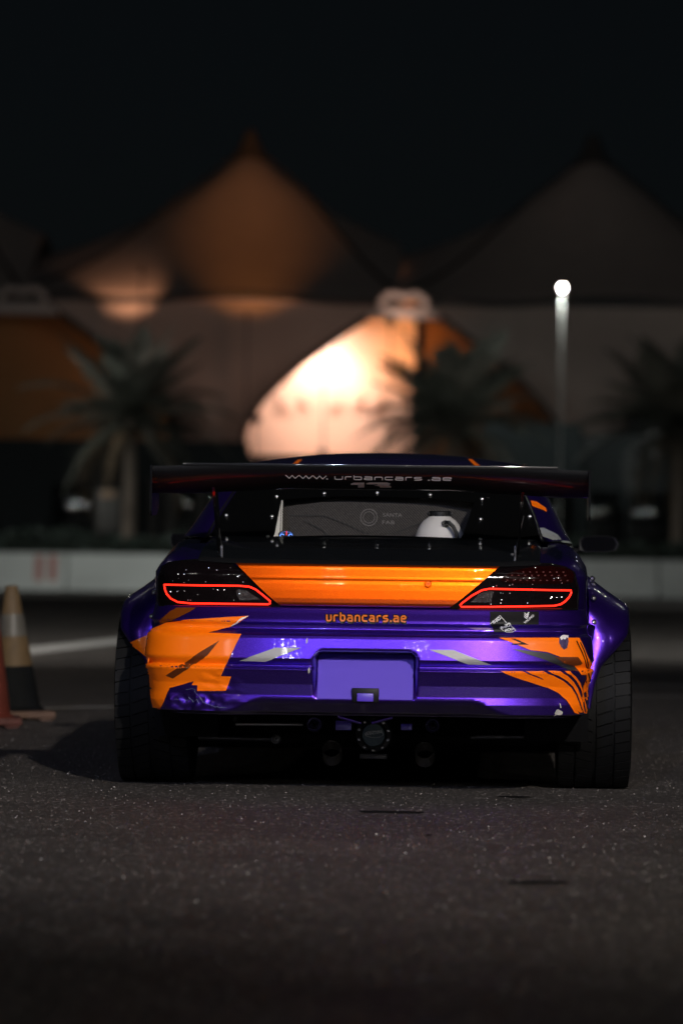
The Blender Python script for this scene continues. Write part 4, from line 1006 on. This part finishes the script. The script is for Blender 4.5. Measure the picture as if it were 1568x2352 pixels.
MB().add([onto(B_WIN, u, v, -0.004, -0.28)[0] for u, v in V], F).build('pane', PANE, WIN)
for u, v in ((635.0, 1141.2), (744.6, 1133.6), (866.2, 1132.7), (987.3, 1136.8), (1106.0, 1146.9), (624.2, 1186.6), (614.7, 1233.1), (1103.5, 1193.0), (1102.5, 1239.3), (519.5, 1184), (1216, 1187)):
    p, n = onto(B_WIN, u, v, 0.001, 0.0); q = n.to_track_quat('Z', 'Y').to_matrix().to_4x4()
    MB().lathe([(0.0075, 0), (0.0070, 0.003), (0.004, 0.0055), (0.0005, 0.0065)], 10, Matrix.Translation(p) @ q).build('screw', CHROME, WIN)
# bulkhead
yb = 0.19
pbk = [cp(606, 1139, 0.172), cp(1124, 1143, 0.172), cp(1124, 1262, 0.26), cp(606, 1262, 0.26)]
BK = MB().grid([[pbk[0].lerp(pbk[1], j/20)+Vector((0, 0.0, 0)) for j in range(21)], [pbk[3].lerp(pbk[2], j/20) for j in range(21)]]).build('bulkhead', CARBON_G, CAR)
B_BK = bvh(BK)
EMB = mat('embossed_print', (0.30, 0.28, 0.27), 0.5)
font_patch('embossed_lettering', 'SANTA', (879, 1186), (44, 0.6), (0, -11.5), B_BK, 0.002, EMB, BK)
font_patch('embossed_lettering', 'FAB', (878, 1203), (28, 0.4), (0, -11.5), B_BK, 0.002, EMB, BK)
for rr_, w_ in ((19, 1.2), (13, 0.9)):
    ring = [(847+rr_*math.cos(2*math.pi*i/28), 1188+rr_*math.sin(2*math.pi*i/28)) for i in range(28)]
    MB().tube([onto(B_BK, u, v, 0.001, yb)[0] for u, v in ring], w_/1000, 5, closed=True).build('embossed_ring', EMB, BK)
for pts in ([(667, 1184), (745, 1184), (800, 1206), (850, 1230)], [(700, 1196), (735, 1215), (760, 1233)], [(905, 1226), (960, 1203), (990, 1190)], [(1070, 1194), (1082, 1194), (1092, 1188)]):
    MB().tube([onto(B_BK, u, v, 0.0005, yb)[0] for u, v in dense(pts, 10, False)], 0.003, 5).build('press_line', mat('press_line', (0.055, 0.053, 0.052), 0.5), BK)
MB().add([cp(645.2, 1146, 0.13), cp(625, 1244, 0.10), cp(636, 1244, 0.10), cp(642.6, 1222, 0.11)], [(0, 1, 2, 3)]).add([cp(646.4, 1146, 0.125), cp(649.4, 1146, 0.125), cp(647, 1244, 0.095), cp(644, 1244, 0.095)], [(0, 1, 2, 3)]).build('white_side_sheet', mat('white_sheet', (0.8, 0.8, 0.78), 0.5), CAR, smooth=False)
# expansion tank
tc_ = cp(1009, 1243, 0.10); k_ = 1/ (FPX/14.32)
TK = MB().lathe([(0.060, -0.12), (0.093, -0.115), (0.093, 0.004), (0.0945, 0.008), (0.091, 0.014), (0.089, 0.02), (0.082, 0.042), (0.072, 0.062), (0.060, 0.077), (0.044, 0.088), (0.040, 0.094), (0.001, 0.094)], 40, Matrix.Translation(tc_)).build('expansion_tank', TANKW, CAR, sharp=50)
b = MB().lathe([(0.040, 0.092), (0.0435, 0.093), (0.0435, 0.108), (0.040, 0.112), (0.001, 0.112)], 28, Matrix.Translation(tc_))
for i in range(14):
    a = i*2*math.pi/14; b.box((tc_.x+0.044*math.cos(a), tc_.y+0.044*math.sin(a), tc_.z+0.101), (0.006, 0.006, 0.014), M=Matrix.Rotation(a, 4, 'Z'), bev=0.001)
b.build('cap', PLASTIC, TK)
hp = [cp(1021.5, 1201.2, 0.02), cp(1030.3, 1200.2, 0.0), cp(1040.0, 1209.0, -0.005), cp(1047.8, 1224.7, 0.0), cp(1049.8, 1250.2, 0.0)]
MB().tube(hp, [0.0085, 0.008, 0.0075, 0.0075, 0.0075], 10).build('hose', PLASTIC, TK)
MB().tube([cp(1018, 1203, 0.04), cp(1022, 1201, 0.01)], 0.0105, 10).build('hose_fitting', PLASTIC, TK)
MB().box(cp(1070, 1238, 0.02), (0.014, 0.012, 0.012), bev=0.002).build('blue_fitting', mat('blue_anodised', (0.06, 0.03, 0.5), 0.3, metal=0.7), TK)
# gauge pod
gc = cp(657.4, 1228.5, -0.10)
def ell(rx, rz, dy, n=28): return [(gc.x+rx*math.cos(2*math.pi*i/n), gc.y+dy, gc.z+rz*math.sin(2*math.pi*i/n)) for i in range(n)]
GA = MB().grid([ell(0.029, 0.0165, 0.02), ell(0.030, 0.0175, -0.004), ell(0.0275, 0.015, -0.008)], closed=True).build('gauge_pod', mat('gauge_ring', (0.45, 0.45, 0.47), 0.25, metal=0.8), CAR)
MB().add(ell(0.0276, 0.0152, -0.005), [tuple(range(28))]).build('dial', emitter('dial_black', (0.01, 0.02, 0.06), 0.15), GA, smooth=False)
DB = emitter('dial_blue', (0.12, 0.30, 1.0), 3.0)
b = MB()
for sx in (-0.015, 0.016):
    b.tube([(gc.x+sx+0.007*math.cos(a), gc.y-0.0075, gc.z-0.004+0.007*math.sin(a)) for a in [R(20)+R(250)*i/12 for i in range(13)]], 0.0014, 5)
for i in range(9):
    a = R(30)+R(120)*i/8; b.tube([(gc.x+0.022*math.cos(a), gc.y-0.0075, gc.z+0.010*math.sin(a)), (gc.x+0.025*math.cos(a), gc.y-0.0075, gc.z+0.0125*math.sin(a))], 0.0006, 4)
b.build('dial_marks', DB, GA)
MB().tube([(gc.x+0.001, gc.y-0.0085, gc.z-0.001), (gc.x+0.001, gc.y-0.0085, gc.z+0.0135)], 0.0014, 5).build('needle', emitter('dial_red', (1, 0.05, 0.08), 2.5), GA)

# ---- graphics on roof and pillar
for pts in ([(664, 1074), (676, 1073), (694, 1056), (684, 1057)], [(1074, 1055), (1084, 1056), (1107, 1076), (1094, 1075)]):
    decal('orange_stripe', dense(pts, 6), B_ROOF, 0.002, ORANGE, ROOF, 6, guess=1.0)
decal('orange_decal', dense([(1218.3, 1150.8), (1231.0, 1152.8), (1252.4, 1167.4), (1255.3, 1177.2), (1244.6, 1171.4), (1221.2, 1162.6)], 6), B_PIL, 0.002, ORANGE, PILR, 6, guess=0.2)
decal('silver_decal', dense([(1238.9, 1213.4), (1248.6, 1213.4), (1280, 1229.0), (1296, 1250.4), (1287.7, 1249.5), (1264.2, 1239.8), (1243, 1231.9)], 6), B_PIL, 0.002, mat('silver_vinyl', (0.42, 0.45, 0.46), 0.35, metal=0.3, coat=0.6), PILR, 6, guess=0.2)

# ---- wing
WG = empty('rear_wing', (0, 0, 0)); WG.parent = CAR
zc0 = cp(850, 1072.5, -1.02).z; xwl, xwr = cp(352, 1080, -1.0).x, cp(1351, 1092, -1.0).x
low = [(0.0, 0.0), (0.004, -0.010), (0.02, -0.024), (0.05, -0.041), (0.09, -0.057), (0.13, -0.067), (0.17, -0.071), (0.21, -0.066), (0.245, -0.052), (0.268, -0.034), (0.276, -0.020)]
upp = [(0.272, -0.010), (0.25, -0.006), (0.2, -0.012), (0.14, -0.020), (0.08, -0.016), (0.03, -0.002), (0.004, 0.008), (0.0, 0.008)]
rows = []
for i in range(61):
    f = i/60; x = lerp(xwl, xwr, f); q = abs(f*2-1)
    k = 1.07+0.13*sstep(0.35, 0.62, q)-0.05*sstep(0.85, 1.0, q); dz = -0.014*sstep(0.55, 1.0, q)
    rows.append([(x, -1.02+y, zc0+dz+z*k) for y, z in low+upp])
b = MB().grid(rows, closed=True)
n_ = len(low+upp); b.f.append(tuple(range(n_))); b.f.append(tuple(reversed(range(60*n_, 61*n_))))
CARBON_W = carbon('carbon_wing', (0.0015, 0.0015, 0.002), (0.008, 0.008, 0.009), 60, 0.5, 0.28)
MAIN = b.build('main_plane', CARBON_W, WG, sharp=50)
MB().box(((xwl+xwr)/2, -1.0225, zc0+0.003), (0.86*(xwr-xwl), 0.003, 0.010), bev=0.0008).build('gurney_flap', CARBON, WG)
B_WG = bvh(MAIN)
GREYP = mat('grey_print', (0.75, 0.72, 0.70), 0.5)
stroke_text('wing_lettering', 'www.', (656, 1098.0), 0, 23.0, 7.2, 2.0, 0.0165, B_WG, 0.0012, GREYP, MAIN, rad=0.25, gap=1.6, guess=-1.0)
stroke_text('wing_lettering', 'urbancars', (769, 1100.2), 0, 24.0, 6.4, 2.0, 0.0100, B_WG, 0.0012, GREYP, MAIN, rad=0.25, gap=6.6, guess=-1.0)
stroke_text('wing_lettering', '.ae', (984, 1102.4), 0, 26.0, 6.4, 2.0, 0.006, B_WG, 0.0012, GREYP, MAIN, rad=0.25, gap=7.0, guess=-1.0)
GREYP2 = mat('grey_print_dim', (0.70, 0.66, 0.62), 0.55)
decal('wing_number', [(805, 1110.2), (812, 1107.6), (836.2, 1107.4), (836.2, 1119.2), (822, 1119.2), (822, 1113), (806, 1113)], B_WG, 0.0014, GREYP2, MAIN, 5, guess=-1.0)
decal('wing_number', [(840.5, 1109.2), (848, 1107.3), (888, 1107.3), (897, 1109.8), (893, 1113.3), (898, 1116.5), (898, 1119.6), (872, 1119.6), (872, 1116.6), (866, 1115.4), (858, 1114.6), (866, 1113.2), (868, 1111.6), (841, 1111.8)], B_WG, 0.0014, GREYP2, MAIN, 5, guess=-1.0)
for x, s_ in ((xwl-0.004, -1), (xwr+0.004, 1)):
    z1 = zc0-0.014
    prof = [(-1.035, z1+0.012), (-0.80, z1+0.006), (-0.735, z1-0.01), (-0.725, z1-0.045), (-0.76, z1-0.075), (-0.77, z1-0.135), (-0.86, z1-0.158), (-1.02, z1-0.162), (-1.036, z1-0.148)]
    b = MB(); n = len(prof)
    b.add([(x-0.004, y, z) for y, z in prof]+[(x+0.004, y, z) for y, z in prof], [tuple(range(n)), tuple(reversed(range(n, 2*n)))]+[(i, i+n, (i+1) % n+n, (i+1) % n) for i in range(n)])
    b.build('end_plate', BLACK, WG, smooth=False)
for top_, bot_, s_ in (((493, 1126), (505.2, 1269), -1), ((1199.5, 1140), (1189, 1272), 1)):
    a_ = cp(*top_, -0.86); c_ = cp(*bot_, -0.60)
    b = MB(); t_ = 0.0045
    pts = [(a_.x, -0.93, a_.z+0.012), (a_.x, -0.80, a_.z+0.012), (c_.x, -0.52, c_.z), (c_.x, -0.66, c_.z)]
    b.add([(p[0]-t_, p[1], p[2]) for p in pts]+[(p[0]+t_, p[1], p[2]) for p in pts], [(0, 1, 2, 3), (7, 6, 5, 4), (0, 4, 5, 1), (1, 5, 6, 2), (2, 6, 7, 3), (3, 7, 4, 0)])
    st = b.build('wing_stand', BLACK, WG, smooth=False)
    MB().box((c_.x-s_*0.012, -0.60, c_.z-0.012), (0.055, 0.17, 0.012), bev=0.003).build('foot_plate', BLACK, st)
    for dy in (-0.055, 0.0, 0.055):
        MB().lathe([(0.007, 0), (0.007, 0.006), (0.003, 0.008), (0.0005, 0.008)], 8, Matrix.Translation((c_.x-s_*0.02, -0.60+dy, c_.z-0.005))).build('bolt', ALU, st)
    MB().box((c_.x-s_*0.010, -0.665, c_.z+0.010), (0.008, 0.008, 0.034), bev=0.001).build('bracket', STEEL, st)
    MB().tube([cp(top_[0]+3, top_[1]+45, -0.72), cp(bot_[0]-s_*6, bot_[1]-4, -0.66)], 0.0022, 6).build('stay_rod', ALU, st)
# ---- mirrors
for pts, s_ in (([(394.2, 1225.0), (444.5, 1226.1), (448.9, 1229.4), (427.0, 1257.8), (418.3, 1263.3), (400.8, 1262.2), (391.5, 1250), (390.9, 1236)], -1), ([(1328.7, 1241.7), (1338.5, 1232.0), (1393.2, 1230.5), (1412.6, 1234.9), (1420.5, 1249.5), (1414.6, 1264.1), (1393.2, 1268.1), (1340.4, 1268.1), (1329.7, 1260.2)], 1)):
    Ym = 1.95; c2 = (sum(p[0] for p in pts)/len(pts), sum(p[1] for p in pts)/len(pts)); rows = []
    for sc_, dy in ((0.90, -0.002), (0.97, -0.004), (1.0, 0.004), (1.0, 0.04), (0.9, 0.075), (0.6, 0.10), (0.2, 0.112)):
        rows.append([cp(c2[0]+(p[0]-c2[0])*sc_, c2[1]+(p[1]-c2[1])*sc_, Ym)+Vector((0, dy, 0)) for p in dense(pts, 6)])
    MR = MB().grid(rows, closed=True).build('side_mirror', mat('mirror_shell', (0.012, 0.012, 0.013), 0.35, spec=0.45), CAR, sharp=50)
    MB().add([p+Vector((0, 0.001, 0)) for p in rows[0]], [tuple(range(len(rows[0])))]).build('mirror_glass', mat('mirror_glass', (0.003, 0.003, 0.004), 0.04, spec=0.2), MR, smooth=False)
    cen = cp(*c2, Ym); MB().tube([cen+Vector((0, 0.06, -0.01)), Vector((s_*0.715, Ym+0.05, 0.872))], 0.016, 8).build('mirror_arm', BLACK, MR)
for u, v, Y in ((1335, 1290, 0.1), (1329, 1283, 0.3), (1310, 1262, 0.6), (425, 1248, 0.8), (448, 1229, 0.8)):
    p = cp(u, v, Y); d_ = Vector((0.3 if u > 800 else -0.3, -1, 0.4)).normalized()
    MB().lathe([(0.006, 0), (0.005, 0.004), (0.0005, 0.006)], 8, Matrix.Translation(p) @ d_.to_track_quat('Z', 'Y').to_matrix().to_4x4()).build('body_rivet', CHROME, CAR)

# ---- running gear seen below the bumper
DF = empty('differential', (0, 0, 0)); DF.parent = CAR
c0 = cp(857.7, 1688, -0.18); MX = Matrix.Rotation(R(90), 4, 'X')
MB().lathe([(0.060, -0.20), (0.066, -0.03), (0.064, -0.01), (0.047, 0.0), (0.045, 0.006)], 32, Matrix.Translation(c0) @ MX).build('housing', STEEL, DF)
CV = MB().lathe([(0.045, 0.004), (0.044, 0.012), (0.040, 0.016), (0.001, 0.017)], 32, Matrix.Translation(c0) @ MX).build('cover', mat('teal_cover', (0.045, 0.07, 0.085), 0.4, metal=0.4), DF)
B_CV = bvh(CV)
font_patch('cover_lettering', 'WINTERS', (838, 1691), (40, -8), (-1.5, -9), B_CV, 0.0012, mat('cover_print', (0.5, 0.52, 0.52), 0.5), CV, 0.03, guess=-0.2)
ring = [(859+21*math.cos(2*math.pi*i/24), 1687+7.5*math.sin(2*math.pi*i/24)) for i in range(24)]
MB().tube([onto(B_CV, u, v, 0.001, -0.2)[0] for u, v in ring], 0.0010, 5, closed=True).build('cover_oval', MATS['cover_print'], CV)
for i in range(10):
    a = i*math.pi/5+0.3; p = c0+Vector((0.056*math.cos(a), 0, 0.056*math.sin(a)))
    MB().lathe([(0.0055, 0.0), (0.0055, 0.008), (0.001, 0.009)], 6, Matrix.Translation(p) @ MX).build('bolt', ALU, DF)
MB().box(c0+Vector((0, 0.02, -0.078)), (0.10, 0.06, 0.02), bev=0.003).build('skid_block', STEEL, DF)
for u0_, v0_, u1_, v1_ in ((770.5, 1656, 806.8, 1677), (920.6, 1663, 946, 1677)):
    a_, b_ = cp(u0_, v1_, -0.45), cp(u1_, v0_, -0.45); c_ = (a_+b_)/2
    MB().box(c_, (b_.x-a_.x, 0.02, b_.z-a_.z), bev=0.002).build('frame_bracket', mat('blue_bracket', (0.10, 0.06, 0.55), 0.4, coat=0.5), CAR)
for p0, p1 in (((775, 1645), (829, 1660)), ((852, 1660), (900, 1647))):
    MB().tube([cp(*p0, -0.50), cp(*p1, -0.48)], 0.0085, 10).build('frame_tube', PURPLE, CAR)
for u, v, rr_ in ((722, 1665, 0.026), (993, 1667.5, 0.024)):
    p = cp(u, v, -0.40); MB().lathe([(rr_*0.25, 0.02), (rr_*0.5, 0.0), (rr_*0.62, 0.006), (rr_*0.8, -0.002), (rr_, 0.0), (rr_*1.06, -0.01), (rr_*1.0, -0.16)], 24, Matrix.Translation(p) @ MX).build('bush_mount', mat('bush_metal', (0.06, 0.05, 0.14), 0.35, metal=0.5), CAR)
for u, v in ((762, 1724.6), (975, 1728)):
    p = cp(u, v, -0.30); q = Matrix.Translation(p) @ Matrix.Rotation(R(58), 4, 'X')
    MB().lathe([(0.028, -0.03), (0.030, 0.012), (0.034, 0.014), (0.035, 0.008), (0.035, -0.05)], 28, q).build('exhaust_pipe', mat('exhaust_steel', (0.035, 0.033, 0.031), 0.5, metal=0.2), CAR)
for pts, r_, m_ in (([cp(540, 1663, -0.3), cp(695, 1664, -0.2)], 0.006, ALU), ([cp(455, 1694, -0.05), cp(640, 1698, -0.05)], 0.010, STEEL), ([cp(1080, 1693, -0.05), cp(1290, 1692, -0.05)], 0.010, STEEL), ([cp(480, 1700, 0.0), cp(815, 1690, 0.0)], 0.022, UNDER), ([cp(900, 1690, 0.0), cp(1290, 1702, 0.0)], 0.022, UNDER)):
    MB().tube(pts, r_, 10).build('suspension_arm', m_, CAR)
MB().lathe([(0.004, -0.01), (0.015, -0.004), (0.019, 0.006), (0.016, 0.012)], 20, Matrix.Translation(cp(634, 1698, -0.08)) @ MX).build('rod_end', ALU, CAR)
MB().box(cp(1125, 1692, -0.08), (0.10, 0.03, 0.014), bev=0.003).build('shock_mount', STEEL, CAR)
